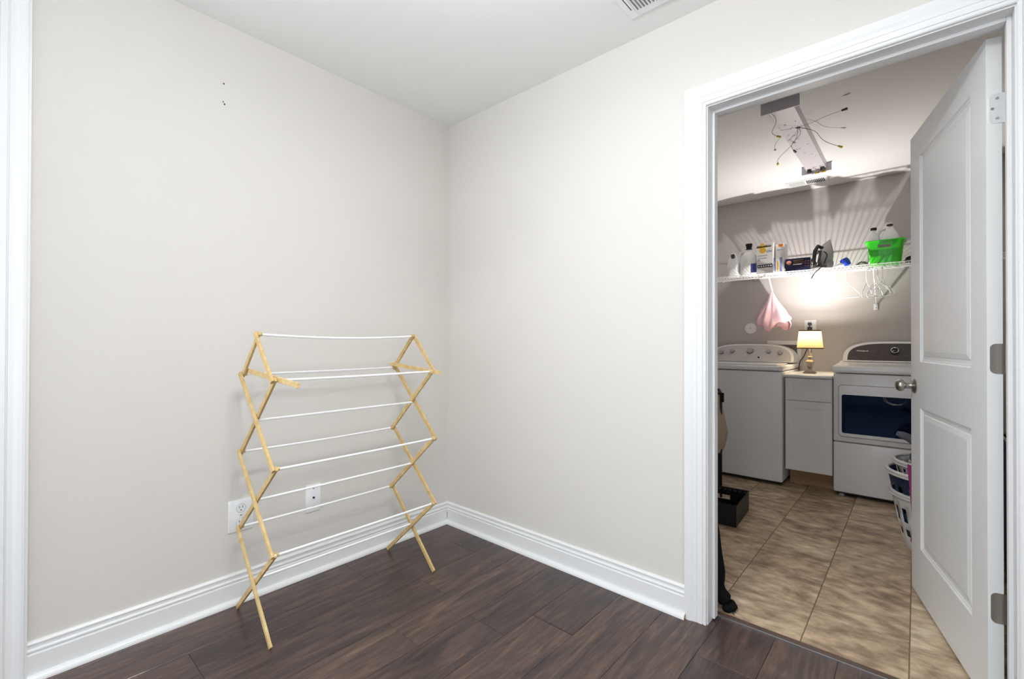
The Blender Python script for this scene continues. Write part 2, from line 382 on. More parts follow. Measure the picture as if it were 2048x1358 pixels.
# ================================================================ DOOR
HP = Vector((2.332, .134, 0)); DD = Vector((-.228, .974, 0)).normalized(); DN = Vector((-DD.y, DD.x, 0))  # DN faces left-front
if DN.x > 0: DN = -DN
DL, DT, DZ0, DZ1 = .785, .035, .010, 2.030
TD = Matrix((DD, DN, Vector((0, 0, 1)))).transposed().to_4x4(); TD.translation = HP   # local: s, outward, z
rings = [(0, 0), (.005, -.005), (.009, -.0055), (.011, -.008), (.024, -.009), (.027, -.0065), (.045, -.0025)]
pan = [(.118, .655, .222, .828), (.118, .655, 1.025, 1.915)]
m = MB(TD)
for side in (0, 1):
    f = (lambda s, d, z: (s, d, z)) if side == 0 else (lambda s, d, z: (s, -DT-d, z))
    a0, a1 = pan[0][0], pan[0][1]
    for (sa, sb, za, zb) in ((0, a0, DZ0, DZ1), (a1, DL, DZ0, DZ1), (a0, a1, DZ0, pan[0][2]), (a0, a1, pan[0][3], pan[1][2]), (a0, a1, pan[1][3], DZ1)):
        m.poly([f(sa, 0, za), f(sb, 0, za), f(sb, 0, zb), f(sa, 0, zb)])
    for (sa, sb, za, zb) in pan:
        R = [[f(sa+i, d, za+i), f(sb-i, d, za+i), f(sb-i, d, zb-i), f(sa+i, d, zb-i)] for i, d in rings]
        m.grid(R, True)
for (A, B) in (((0, DZ0), (DL, DZ0)), ((DL, DZ0), (DL, DZ1)), ((DL, DZ1), (0, DZ1)), ((0, DZ1), (0, DZ0))):
    m.poly([(A[0], 0, A[1]), (B[0], 0, B[1]), (B[0], -DT, B[1]), (A[0], -DT, A[1])])
bmesh.ops.remove_doubles(m.bm, verts=m.bm.verts, dist=1e-5)
door = struct(m, 'door_1', DOORP); door['label'] = 'white two-panel door standing open into the laundry room'
for side in (0, 1):
    for (sa, sb, za, zb) in pan:
        m = MB(TD); i, d = rings[-1]
        y = d if side == 0 else -DT-d
        s_ = 1 if side == 0 else -1
        m.box(sa+i-.0005, sb-i+.0005, y-s_*.008, y, za+i-.0005, zb-i+.0005); m.build('door_panel', DOORP, door)
# knobs
for side in (0, 1):
    sg = 1 if side == 0 else -1
    y0 = 0 if side == 0 else -DT
    K = TD@Matrix.Translation((.727, y0, .918))
    Rk = K@Matrix.Rotation(-sg*PI/2, 4, 'X')
    m = MB(Rk); m.lathe([(.001, 0), (.032, 0), (.033, .003), (.029, .008), (.016, .010), (.0115, .014), (.0105, .030), (.014, .035), (.022, .040), (.0265, .048), (.026, .056), (.021, .064), (.010, .068), (.001, .0685)], (0, 0, 0), 24)
    m.build('door_knob', STEEL, door, True, 50)
m = MB(TD); m.box(DL-.001, DL+.0012, -.029, -.006, .89, .946, .0004, 1); m.build('latch_plate', STEEL, door)
# hinges on the hinge edge and jamb
for zc, hm, lb in ((1.814, TRIM, 'hinge painted over in white'), (1.060, STEEL, None), (.3125, STEEL, None)):
    m = MB(TD)
    P = []
    Rr = .014
    yl, yr = -.006, -DT-.008
    for k in range(7): a = PI/2*k/6; P.append((yl-Rr+Rr*math.sin(a)*1.0, zc+.045-Rr+Rr*math.cos(a)))
    for k in range(7): a = PI/2*k/6; P.append((yl-Rr+Rr*math.cos(a), zc-.045+Rr-Rr*math.sin(a)))
    P += [(yr, zc-.045), (yr, zc+.045)]
    m.prism(P, lambda y, z: (-.0022, y, z), lambda y, z: (.0002, y, z))
    m.cyl((-.004, -DT-.011, zc-.046), (-.004, -DT-.011, zc+.046), .0055, seg=12)
    hg = m.build('hinge', hm, door)
    if lb: hg['label'] = lb
    for (yy, dz) in ((-.024, .030), (-.013, 0), (-.024, -.030)):
        m = MB(TD); m.cyl((-.0034, yy, zc+dz), (-.0015, yy, zc+dz), .0040, .0042, 12); m.build('screw', STEEL if hm is not TRIM else ALU, hg)

# ================================================================ FOYER THINGS
# flush ceiling lamp above and behind the view
GL = mat('lit_opal_glass', (250, 246, 238), .4, emit=(247, 250, 255), estr=DOME)
LPX, LPY = 1.45, -1.2
t = thing('ceiling_lamp', 'semi-flush ceiling lamp with a lit opal glass bowl on a short stem', 'lamp', (LPX, LPY, H))
m = MB(); m.lathe([(.003, 0), (.065, -.001), (.062, -.018), (.012, -.024), (.007, -.03), (.007, -.26), (.016, -.262), (.012, -.278), (.002, -.284)], (LPX, LPY, H), 24); m.build('lamp_stem', STEEL, t, True)
m = MB(); m.lathe([(.100, -.185), (.098, -.215), (.085, -.238), (.055, -.254), (.012, -.258), (.012, -.254), (.053, -.250), (.082, -.234), (.094, -.213), (.096, -.185), (.100, -.185)], (LPX, LPY, H), 40, caps=False); m.build('glass_bowl', GL, t, True)
t = thing('fill_downlight', 'added round fill light in the ceiling above the camera', 'lamp', (1.9, -1.6, H))  # made-up ceiling light, added to brighten the doorway and laundry floor
m = MB(); m.lathe([(.115, -.0005), (.115, -.004), (.098, -.006), (.098, -.0005), (.115, -.0005)], (1.9, -1.6, H), 40, caps=False); m.build('trim_ring', PLATE, t, True)
m = MB(); m.cyl((1.9, -1.6, H-.0005), (1.9, -1.6, H-.003), .098, seg=40); m.build('lens', mat('fill_downlight_lens', (250, 250, 246), .4, emit=(255, 253, 248), estr=8), t)
dl_ = bpy.data.lights.new('fill_downlight_area', 'AREA'); dl_.shape = 'DISK'; dl_.size = .18; dl_.energy = DOWN_FILL; dl_.color = (.97, .985, 1)  # emitter of the added ceiling fill
dlo = bpy.data.objects.new('fill_downlight_area', dl_); COL.objects.link(dlo); dlo.location = (1.9, -1.6, H-.008)

# supply register in the ceiling
t = thing('ceiling_register', 'white louvered air register in the ceiling of the near room', 'vent', (1.48, -.235, H))
rx0, rx1, ry0, ry1 = 1.296, 1.655, -.338, -.130
m = MB()
for (a, b_, c, d) in ((rx0, rx0+.036, ry0, ry1), (rx1-.036, rx1, ry0, ry1), (rx0+.036, rx1-.036, ry0, ry0+.03), (rx0+.036, rx1-.036, ry1-.03, ry1)): m.box(a, b_, c, d, H-.006, H, .0015, 1)
m.build('register_frame', PLATE, t)
m = MB(); m.box(rx0+.02, rx1-.02, ry0+.02, ry1-.02, H-.0012, H-.0002); m.build('duct_opening', mat('duct_shadow', (176, 176, 174), .7, bump=.05), t)
nsl = 22
for k in range(nsl):
    xx = rx0+.042+k*(rx1-rx0-.084)/(nsl-1)
    m = MB(); m.beam((xx, ry0+.03, H-.007), (xx, ry1-.03, H-.007), .010, .0012, (.5, 0, .85)); m.build('slat', PLATE, t)
m = MB(); m.box(rx0+.024, rx0+.027, ry0+.07, ry1-.05, H-.0068, H-.0058); m.build('damper_slot', DARK, t)

# outlet and cable plates behind the rack
t = thing('outlet_plate', 'oversized white duplex outlet plate low on the wall behind the rack', 'outlet', (0, -1.155, .30))
m = MB(); m.box(0, .006, -1.2045, -1.1065, .2975, .431, .0025, 2); m.build('cover_plate', PLATE, t, True)
for zc in (.395, .334):
    m = MB(Matrix.Translation((0, -1.157, zc)))
    m.lathe([(.0165, .0055), (.0165, .0085), (.0155, .0092), (.001, .0092)], (0, 0, 0), 24); 
    for v in m.bm.verts: v.co = Vector((v.co.z, 0, 0))+Vector((0, v.co.x+1.157, v.co.y-zc))+Vector((0, -1.157, zc)) if False else v.co
    m.bm.clear(); m.T = None
    m.cyl((.004, -1.157, zc), (.0088, -1.157, zc), .0172, seg=24); rc = m.build('receptacle', PLATE, t)
    for dy, hgt in ((-.0065, .0085), (.0065, .007)):
        m = MB(); m.box(.0084, .0092, -1.157+dy-.0011, -1.157+dy+.0011, zc+.004-hgt/2+.001, zc+.004+hgt/2+.001); m.build('slot', DARK, rc)
    m = MB(); m.cyl((.0084, -1.157, zc-.0085), (.0092, -1.157, zc-.0085), .0026, seg=10); m.build('slot', DARK, rc)
    m = MB(); m.bm.free(); m.bm = bmesh.new()
    m.tube([(.0072, -1.157+.0186*math.cos(a), zc+.0186*math.sin(a)) for a in [2*PI*k/24 for k in range(24)]], .0007, 5, True); m.build('ring_groove', PG, rc)
m = MB(); m.cyl((.0055, -1.157, .3645), (.0078, -1.157, .3645), .003, seg=10); m.build('screw', ALU, t)
t = thing('cable_plate', 'white cable wall plate with a small jack, right of the outlet plate', 'wall plate', (0, -.842, .295))
m = MB(); m.box(0, .006, -.878, -.806, .294, .4225, .0025, 2); m.build('cover_plate', PLATE, t, True)
m = MB(); m.cyl((.005, -.842, .360), (.012, -.842, .360), .0045, seg=12); m.cyl((.011, -.842, .360), (.0125, -.842, .360), .003, seg=10); m.build('jack', BLACKP, t)
for dz in (.043, -.043):
    m = MB(); m.cyl((.005, -.842, .360+dz), (.0072, -.842, .360+dz), .003, seg=10); m.build('screw', INKG, t)

# ---- folding drying rack
rack = thing('drying_rack', 'folding wooden clothes drying rack with white rods, empty', 'drying rack', (.26, -.83, 0))
J = dict(footb=(.063, .008), footf=(.432, .008), b1=(.090, .345), f1=(.440, .335), b2=(.100, .655), f2=(.442, .645), b3=(.113, .972), f3=(.430, .965), ap=(.274, 1.134))
X1, X2, X3 = (.262, .190), (.266, .495), (.270, .803)
SW, ST = .0185, .0095
def fr(side):
    yo, yi, ya = (-1.196, -1.1855, -1.174) if side == 0 else (-.4555, -.466, -.4775)
    for a, b_ in (('b1', 'footf'), ('b2', 'f1'), ('b3', 'f2'), ('ap', 'f3')):
        m = MB(); m.beam((J[a][0], yo, J[a][1]), (J[b_][0], yo, J[b_][1]), SW, ST, (0, 1, 0), .008 if 'foot' not in b_ else .004, .001); m.build('slat', PINE, rack)
    for a, b_ in (('f1', 'footb'), ('f2', 'b1'), ('f3', 'b2'), ('ap', 'b3')):
        m = MB(); m.beam((J[a][0], yi, J[a][1]), (J[b_][0], yi, J[b_][1]), SW, ST, (0, 1, 0), .008 if 'foot' not in b_ else .004, .001); m.build('slat', PINE, rack)
    m = MB(); e = (.600, .957) if side == 0 else (.505, .962)
    s0 = (.105, .990) if side == 0 else (.093, .992)
    m.beam((s0[0], ya, s0[1]), (e[0], ya, e[1]), SW, ST, (0, 1, 0), 0, .001); m.build('locking_arm', PINE, rack)
fr(0); fr(1)
rods = [(J['ap'], .012), (J['b3'], .002), (J['f3'], .002), (X3, .0), (J['b2'], .004), (J['f2'], .002), (X2, .001), (J['b1'], .002), (J['f1'], .001), (X1, .0)]
for (x, z), sag in rods:
    m = MB(); m.tube([(x, -1.188+.724*k/12, z-sag*math.sin(PI*k/12)) for k in range(13)], .0050, 10); m.build('rod', ROD, rack, True)
for (x, z) in (J['ap'], J['f3'], J['b3'], J['f2'], J['b2'], J['f1'], J['b1']):
    for yy, dy in ((-1.181, .008), (-.470, -.008)):
        m = MB(); m.cyl((x, yy, z+.001), (x, yy+dy, z+.001), .0072, seg=12); m.build('peg', PINE, rack)

# ================================================================ LAUNDRY ROOM
def arch(c, Wd, Hh, n=3.2, k=20, a0=0.0):
    P = []
    for i in range(k+1):
        a = PI*i/k; ca, sa = math.cos(a), math.sin(a)
        P.append((c+Wd*math.copysign(abs(ca)**(2/n), ca), Hh*abs(sa)**(2/n)))
    return P
SL = .50                     # console slope: y grows by SL per unit height
def console(t, c, Wd, Hh, y0, z0, mt, name='console'):
    m = MB(); m.prism(arch(c, Wd, Hh), lambda x, h: (x, y0+h*SL, z0+h), lambda x, h: (x, 2.79, z0+h)); o = m.build(name, mt, t, True, 30); return o
def on_console(x, h, y0, z0, off=0.0):
    n = Vector((0, -1, SL)).normalized(); return Vector((x, y0+h*SL, z0+h))+n*off
NC = Vector((0, -1, SL)).normalized()
UC = Vector((0, SL, 1)).normalized()

# washing machine
wm = thing('washing_machine', 'white top-loading washing machine with five grey dials, left of the cabinet', 'washer', (1.048, 2.48, 0))
m = MB(); m.box(.700, 1.397, 2.157, 2.80, .028, .882, .012, 3); m.build('body', ENAMEL, wm, True)
m = MB(); m.box(.72, 1.38, 2.19, 2.78, .006, .03); m.build('dark_gap_fill', DARK, wm)  # dark block put in for the shaded gap under the washer
m = MB(); m.box(.697, 1.400, 2.150, 2.80, .887, .926, .012, 4); m.build('top_deck', ENAMEL, wm, True)
m = MB(); m.box(.742, 1.355, 2.168, 2.585, .927, .937, .004, 3); m.build('lid', ENAMEL, wm, True)
WY0, WZ0, WC = 2.60, .940, 1.048
console(wm, WC, .346, .155, WY0, WZ0, ENAMEL)
m = MB(); m.prism(arch(WC, .325, .135), lambda x, h: tuple(on_console(x, h+.008, WY0, WZ0, .0)), lambda x, h: tuple(on_console(x, h+.008, WY0, WZ0, .0015)))
m.build('control_panel', mat('silver_grey_panel', (205, 201, 201), .35, bump=.02), wm)
for x, r in ((.806, .016), (.900, .016), (1.048, .0245), (1.197, .016), (1.288, .016)):
    h = .083 if r > .02 else .079
    h -= .012 if abs(x-WC) > .2 else 0
    p = on_console(x, h+.008, WY0, WZ0, .0015)
    m = MB(); m.cyl(p, p+NC*.004, r*1.12, r*1.05, 28); rim = m.build('dial', BLACKP, wm)
    m = MB(); m.cyl(p+NC*.004, p+NC*.020, r, r*.9, 28); m.build('dial_cap', KNOBG, rim)
p = on_console(WC+.076, .036, WY0, WZ0, .0016); m = MB(); m.cyl(p, p+NC*.006, .0075, seg=16); m.build('start_button', BLACKP, wm)
T0 = frame(on_console(WC-.02, .033, WY0, WZ0, .0018), (1, 0, 0), UC)
m = MB(T0); m.box(-.045, .02, -.0006, .0006, 0, .0004)
for k in range(4): m.box(.012+k*.010-.02, .015+k*.010-.02, .004, .0065, 0, .0004)
m.build('indicator_line', INKG, wm)
m = MB(T0); m.box(.022, .030, -.007, .006, 0, .001, .0005, 1); m.build('status_light', mat('yellow_green_led', (222, 214, 120), .4, bump=.01), wm)
for x, d in ((.806, .02), (.900, .02), (1.197, .02), (1.288, .02), (1.048, .031)):
    T1 = frame(on_console(x, .08, WY0, WZ0, .0018), (1, 0, 0), UC); m = MB(T1)
    for k in range(-3, 4):
        a = PI/2+k*.42; m.box(math.cos(a)*d*1.35-.004, math.cos(a)*d*1.35+.004, math.sin(a)*d*1.15-.0007, math.sin(a)*d*1.15+.0007, 0, .0004)
    m.build('dial_marks', INKG, wm, kind='stuff')
T1 = frame(on_console(.788, .022, WY0, WZ0, .0018), (1, 0, 0), UC); m = MB(T1); m.box(-.02, .02, -.002, .003, 0, .0005); m.build('badge', CHROME, wm)

# dryer
DX0, DX1 = 1.716, 2.404; DC = 2.06
dm = thing('clothes_dryer', 'white front-loading clothes dryer with dark console and blue-black window', 'dryer', (DC, 2.48, 0))
m = MB(); m.box(DX0, DX1, 2.180, 2.80, .398, .887, .010, 3); m.build('body', ENAMEL, dm, True)
m = MB(); m.box(DX0, DX1, 2.180, 2.80, .034, .392, .010, 3); m.build('toe_panel', ENAMEL, dm, True)
m = MB(); m.box(DX0+.02, DX1-.02, 2.21, 2.78, .02, .045); m.build('dark_gap_fill', DARK, dm)  # same dark block filling the gap below the dryer
for x in (DX0+.045, DX1-.045):
    for y in (2.235, 2.75):
        m = MB(); m.cyl((x, y, .001), (x, y, .03), .018, .014, 14); m.build('leveling_foot', KNOBG, dm)
m = MB(); m.prism([(2.172, .893), (2.168, .905), (2.168, .922), (2.178, .936), (2.20, .941), (2.30, .943), (2.56, .952), (2.62, .962), (2.80, .965), (2.80, .893)], lambda y, z: (DX0-.002, y, z), lambda y, z: (DX1+.002, y, z)); m.build('top_deck', ENAMEL, dm, True, 40)
DY0, DZ0c = 2.60, .962
console(dm, DC, .330, .156, DY0, DZ0c, ENAMEL)
m = MB(); m.prism(arch(DC, .300, .130), lambda x, h: tuple(on_console(x, h+.010, DY0, DZ0c, .0)), lambda x, h: tuple(on_console(x, h+.010, DY0, DZ0c, .0018)))
m.build('control_panel', CONSOLED, dm)
p = on_console(DC-.012, .082, DY0, DZ0c, .0018)
m = MB(); m.cyl(p, p+NC*.016, .026, .024, 32); dl = m.build('dial', BLACKP, dm)
m = MB(frame(p+NC*.0165, (1, 0, 0), UC)); m.tube([(.0215*math.cos(a), .0215*math.sin(a), 0) for a in [2*PI*k/32 for k in range(32)]], .0032, 8, True); m.build('dial_ring', CHROME, dl, True)
m = MB(frame(p+NC*.0168, (1, 0, 0), UC)); m.beam((-.002, -.001, 0), (-.014, -.008, 0), .003, .001, (0, 0, 1)); m.build('dial_pointer', INK, dl)
text('Whirlpool', .0175, frame(on_console(1.853, .082, DY0, DZ0c, .002), (1, 0, 0), UC), INK, dm, bold=.0003)
text('Cabrio', .010, frame(on_console(1.918, .0795, DY0, DZ0c, .002), (1, 0, 0), UC), INKG, dm)
text('HE', .008, frame(on_console(1.798, .038, DY0, DZ0c, .002), (1, 0, 0), UC), INKG, dm)
m = MB(frame(on_console(1.80, .028, DY0, DZ0c, .002), (1, 0, 0), UC)); m.box(-.020, .020, -.0012, .0012, 0, .0004)
m.build('fine_print', INKG, dm, kind='stuff')
m = MB(frame(on_console(DC-.012, .082, DY0, DZ0c, .002), (1, 0, 0), UC))
for (x, y, w_) in ((-.075, -.006, .014), (-.075, -.020, .022), (-.045, -.034, .024), (-.10, -.042, .022), (.05, .012, .016), (.085, -.008, .014), (.085, -.020, .014), (.06, -.034, .02), (-.05, .014, .02), (0, -.045, .02), (.12, .01, .02), (.15, -.02, .02), (.19, -.01, .02)):
    m.box(x-w_/2, x+w_/2, y-.0011, y+.0011, 0, .0004)
m.build('cycle_names', INKG, dm, kind='stuff')
def rrect(x0, x1, z0, z1, r, k=6):
    P = []
    for cx, cz, a0 in ((x1-r, z1-r, 0), (x0+r, z1-r, PI/2), (x0+r, z0+r, PI), (x1-r, z0+r, 3*PI/2)):
        for i in range(k+1): a = a0+PI/2*i/k; P.append((cx+r*math.cos(a), cz+r*math.sin(a)))
    return P
ddx0, ddx1 = 1.749, 2.371
m = MB(); m.prism(rrect(ddx0-.003, ddx1+.003, .435, .806, .024), lambda x, z: (x, 2.1795, z), lambda x, z: (x, 2.1780, z)); m.build('door_gasket', INKG, dm)
m = MB()
o_ = rrect(ddx0, ddx1, .438, .803, .022); i_ = rrect(1.768, 2.352, .463, .738, .014)
R = [[(x, 2.180, z) for x, z in o_], [(x, 2.168, z) for x, z in o_], [(x, 2.163, z) for x, z in rrect(ddx0+.005, ddx1-.005, .443, .798, .018)], [(x, 2.162, z) for x, z in i_], [(x, 2.172, z) for x, z in i_]]
m.grid(R, True); dd = m.build('dryer_door', ENAMEL, dm, True, 30)
m = MB(); m.prism(i_, lambda x, z: (x, 2.174, z), lambda x, z: (x, 2.1665, z)); gl = m.build('door_window', GLASSD, dd)
for r_, z_ in ((.056, .735), (.066, .737)):
    m = MB(); m.tube([(2.065+r_*math.cos(a)*1.0, 2.165, z_+r_*math.sin(a)*.75) for a in [PI+PI*k/16*.98+.03 for k in range(17)]], .0016, 6); m.build('handle_arc', CHROME, dd, True)

# base cabinet between them
cb = thing('base_cabinet', 'narrow white shaker base cabinet between the washer and the dryer', 'cabinet', (1.562, 2.48, 0))
m = MB(); m.box(1.4135, 1.7105, 2.178, 2.825, .140, .8455); m.build('carcass', CABW, cb)
m = MB(); m.box(1.4135, 1.7105, 2.345, 2.360, 0.0, .140); m.build('toe_kick', TOE, cb)
m = MB(); m.box(1.4135, 1.429, 2.361, 2.825, 0, .14); m.build('side_panel', CABW, cb)
m = MB(); m.box(1.695, 1.7105, 2.361, 2.825, 0, .14); m.build('side_panel', CABW, cb)
def shaker(x0, x1, z0, z1, yb, yf, fr_):
    m = MB()
    R = [[(x0, yb, z0), (x1, yb, z0), (x1, yb, z1), (x0, yb, z1)], [(x0, yf, z0), (x1, yf, z0), (x1, yf, z1), (x0, yf, z1)]]
    q = fr_
    R.append([(x0+q, yf, z0+q), (x1-q, yf, z0+q), (x1-q, yf, z1-q), (x0+q, yf, z1-q)])
    R.append([(x0+q, yf+.007, z0+q), (x1-q, yf+.007, z0+q), (x1-q, yf+.007, z1-q), (x0+q, yf+.007, z1-q)])
    m.grid(R, True, True, True); return m
shaker(1.418, 1.707, .674, .838, 2.1775, 2.158, .052).build('drawer_front', CABW, cb)
shaker(1.418, 1.707, .146, .669, 2.1775, 2.158, .052).build('cabinet_door', CABW, cb)
m = MB(); m.box(1.4040, 1.7125, 2.140, 2.826, .846, .864, .003, 2)
one(m, 'countertop', COUNTER, 'small white countertop on the narrow base cabinet', 'countertop', (1.56, 2.48, .85), True)
bpy.data.objects['carcass'].data.transform(Matrix.Scale(1, 4))

# recessed washer box, pipe cover, outlet on the back wall
t = thing('washer_outlet_box', 'white-framed recessed washer hookup box behind the washing machine', 'utility box', (1.28, LY, .95))
m = MB()
for a in ((1.148, 1.412, 1.088, 1.124), (1.148, 1.412, .905, .935), (1.148, 1.178, .935, 1.088), (1.382, 1.412, .935, 1.088)): m.box(a[0], a[1], LY-.008, LY, a[2], a[3], .002, 1)
m.build('box_frame', PLATE, t)
m = MB(); m.box(1.178, 1.382, LY-.003, LY-.001, .935, 1.088); m.build('recess', mat('recess_grey', (104, 98, 98), .6, bump=.05), t)
t = thing('round_cover_plate', 'round white blank cover plate on the wall above the washing machine', 'wall plate', (1.006, LY, 1.19))
m = MB(); m.cyl((1.006, LY, 1.240), (1.006, LY-.006, 1.240), .049, .047, 40); m.build('disc', PLATE, t)
m = MB(); m.cyl((1.006, LY-.006, 1.240), (1.006, LY-.0075, 1.240), .004, seg=10); m.build('screw', INKG, t)
t = thing('wall_outlet', 'white outlet plate on the wall just above the table lamp', 'outlet', (1.481, LY, 1.19))
m = MB(); m.box(1.4375, 1.5245, LY-.006, LY, 1.185, 1.305, .002, 2); m.build('cover_plate', PLATE, t, True)
m = MB(); m.cyl((1.481, LY-.004, 1.268), (1.481, LY-.008, 1.268), .017, seg=20); m.cyl((1.481, LY-.004, 1.228), (1.481, LY-.008, 1.228), .017, seg=20); m.build('receptacle', PLATE, t)
cord = thing('power_cord', 'dark power cord and plug running from the outlet down behind the washing machine', 'cord', (1.47, 2.8, .9))
m = MB(); m.box(1.467, 1.493, 2.790, LY-.008, 1.258, 1.280, .004, 2); m.box(1.464, 1.496, 2.780, LY-.008, 1.215, 1.243, .006, 2); m.build('plug', mat('dark_grey_rubber', (52, 50, 52), .5, bump=.05), cord, True)
m = MB(); m.tube([(1.480, 2.795, 1.262), (1.478, 2.785, 1.22), (1.478, 2.785, 1.16), (1.472, 2.785, 1.08), (1.455, 2.785, 1.03), (1.437, 2.785, .985), (1.412, 2.785, .950), (1.404, 2.785, .905), (1.403, 2.785, .872)], .0045, 8); m.build('cable', mat('grey_cord', (84, 78, 76), .5, bump=.05), cord, True)

# table lamp
LXc, LYc, LZ = 1.537, 2.425, .8645
tl = thing('table_lamp', 'small lit table lamp with a cream shade and urn-shaped base', 'lamp', (LXc, LYc, LZ))
PEWTER = mat('antique_silver_resin', (142, 130, 118), .45, .2, bump=.3, bscale=120, vary=.3, vscale=30)
m = MB(); m.box(LXc-.041, LXc+.041, LYc-.041, LYc+.041, LZ, LZ+.010, .003, 2); m.box(LXc-.033, LXc+.033, LYc-.033, LYc+.033, LZ+.010, LZ+.020, .004, 2)
m.lathe([(.026, .02), (.022, .028), (.013, .033), (.012, .040), (.019, .044), (.019, .047), (.012, .050)], (LXc, LYc, LZ), 20); m.build('lamp_base', PEWTER, tl, True)
m = MB(); m.lathe([(.012, .048), (.020, .052), (.024, .066), (.029, .082), (.033, .093), (.030, .097), (.022, .104), (.012, .110), (.010, .122), (.018, .127), (.019, .131), (.010, .136), (.008, .160)], (LXc, LYc, LZ), 8); m.build('urn_body', PEWTER, tl, True, 25)
SHD = mat('cream_lamp_shade', (240, 222, 178), .8, bump=.2, bscale=400)
nt = SHD.node_tree; bs = nt.nodes['Principled BSDF']; tr = nt.nodes.new('ShaderNodeBsdfTranslucent'); tr.inputs[0].default_value = (*s2l((255, 244, 214)), 1)
mxs = nt.nodes.new('ShaderNodeMixShader'); mxs.inputs[0].default_value = .30; outn = nt.nodes['Material Output']
nt.links.new(bs.outputs[0], mxs.inputs[1]); nt.links.new(tr.outputs[0], mxs.inputs[2]); nt.links.new(mxs.outputs[0], outn.inputs[0])
zb, zt, rb, rtp = 1.061, 1.205, .0895, .0735
m = MB(); k = 40
m.grid([[(LXc+r*math.cos(2*PI*i/k), LYc+r*math.sin(2*PI*i/k), z) for i in range(k)] for r, z in ((rb, zb), (rtp, zt), (rtp-.0015, zt), (rb-.0015, zb), (rb, zb))]); shd = m.build('lamp_shade', SHD, tl, True)
TRB = mat('brown_shade_trim', (120, 92, 48), .7, bump=.2)
for r, z in ((rb, zb+.003), (rtp, zt-.003)):
    m = MB(); m.lathe([(r+.0015, -.004), (r+.0025, 0), (r+.0010, .004), (r-.003, .004), (r-.003, -.004), (r+.0015, -.004)], (LXc, LYc, z), k, caps=False); m.build('shade_trim', TRB, shd, True)
m = MB()
m.cyl((LXc, LYc, 1.03), (LXc, LYc, 1.10), .013, .014, 16); m.build('socket', STEEL, tl)
m = MB(); m.ball((LXc, LYc, 1.152), .019, (1, 1, 1.15), 14); m.build('bulb', mat('lit_bulb', (255, 250, 235), .4, emit=(255, 246, 226), estr=6), tl, True)
bl = bpy.data.lights.new('lamp_bulb_light', 'POINT'); bl.energy = LAMP_BULB; bl.color = (1, .975, .945); bl.shadow_soft_size = .012
bo = bpy.data.objects.new('lamp_bulb_light', bl); COL.objects.link(bo); bo.location = (LXc, LYc, 1.187)
bl2 = bpy.data.lights.new('lamp_shade_opening_light', 'AREA'); bl2.shape = 'DISK'; bl2.size = .03; bl2.spread = 2.3; bl2.energy = LAMP_UP; bl2.color = (1, .975, .945)
bo2 = bpy.data.objects.new('lamp_shade_opening_light', bl2); COL.objects.link(bo2); bo2.location = (LXc, LYc, 1.192); bo2.rotation_euler = (PI, 0, 0)

# ---- wire shelf
SZ = 1.702; SY0, SY1 = 2.525, 2.822
sh = thing('wire_shelf', 'white ventilated wire shelf across the back wall of the laundry room', 'shelf', (1.6, 2.68, 1.66))
for y, z in ((SY0, SZ), (SY0, SZ-.036), (SY0+.10, SZ-.004), (SY0+.2, SZ-.004), (SY1, SZ-.004)):
    m = MB(); m.cyl((LX0+.004, y, z), (LX1-.004, y, z), .0030, seg=8); m.build('shelf_rod', ROD, sh, True)
m = MB(); n_ = int((LX1-LX0-.02)/.0254)
for k in range(n_):
    x = LX0+.012+k*.0254
    m.tube([(x, SY1, SZ), (x, SY0, SZ), (x, SY0-.001, SZ-.036)], .0016, 5)
m.build('cross_wires', ROD, sh, kind='stuff')
for xb in (1.222, 1.925):
    m = MB(); m.beam((xb, SY0+.004, SZ-.02), (xb+.004, LY-.008, 1.412), .013, .006, (1, 0, 0)); m.box(xb-.012, xb+.014, LY-.010, LY, 1.372, 1.420, .003, 2); br = m.build('support_brace', ROD, sh)
    m = MB(); m.cyl((xb+.004, LY-.010, 1.388), (xb+.004, LY-.0115, 1.388), .003, seg=8); m.build('screw', DARK, br)
for x in [LX0+.15+.28*k for k in range(8)]:
    m = MB(); m.box(x-.006, x+.006, LY-.012, LY-.001, SZ-.014, SZ+.008, .002, 1); m.build('wall_clip', ROD, sh)
ZS = SZ+.0018   # top of the wires

def jug(c, w_, d_, h_, label, cap_m, cap='tall', rot=0.0, body_m=None, group=None, handle=True, tilt=None):
    j = thing('detergent_bottle', label, 'bottle', (c[0], c[1], c[2]), group)
    Tm = Matrix.Translation(c)@Matrix.Rotation(rot, 4, 'Z')
    if tilt: Tm = Tm@Matrix.Rotation(tilt, 4, 'X')
    m = MB(Tm)
    m.lathe([(.42, 0), (.5, .01), (.5, .5*h_), (.48, .62*h_), (.42, .74*h_), (.30, .85*h_), (.20, .92*h_), (.17, 1.0*h_)], (0, 0, 0), 28, w_, d_, 2.8)
    m.build('bottle_body', body_m or PLASTICW, j, True, 50)
    if handle:
        m = MB(Tm); hx = -w_*.5
        m.tube([(-.17*w_, 0, .95*h_), (hx*.92, 0, .90*h_), (hx*1.12, 0, .78*h_), (hx*1.12, 0, .62*h_), (hx*.96, 0, .50*h_)], .011, 10); m.build('bottle_handle', body_m or PLASTICW, j, True)
    m = MB(Tm)
    if cap == 'tall': m.lathe([(.026, h_-.004), (.024, h_+.008), (.021, h_+.010), (.029, h_+.046), (.027, h_+.05)], (0, 0, 0), 20)
    elif cap == 'flat': m.lathe([(.019, h_-.003), (.020, h_+.013), (.017, h_+.016)], (0, 0, 0), 20)
    elif cap == 'front': m.cyl((0, -d_*.32, .82*h_), (.0, -d_*.52, .88*h_), .017, .016, 20)
    m.build('cap', cap_m, j, True)
    return j, Tm
BLUEL = mat('blue_label', (70, 78, 150), .5, bump=.02)
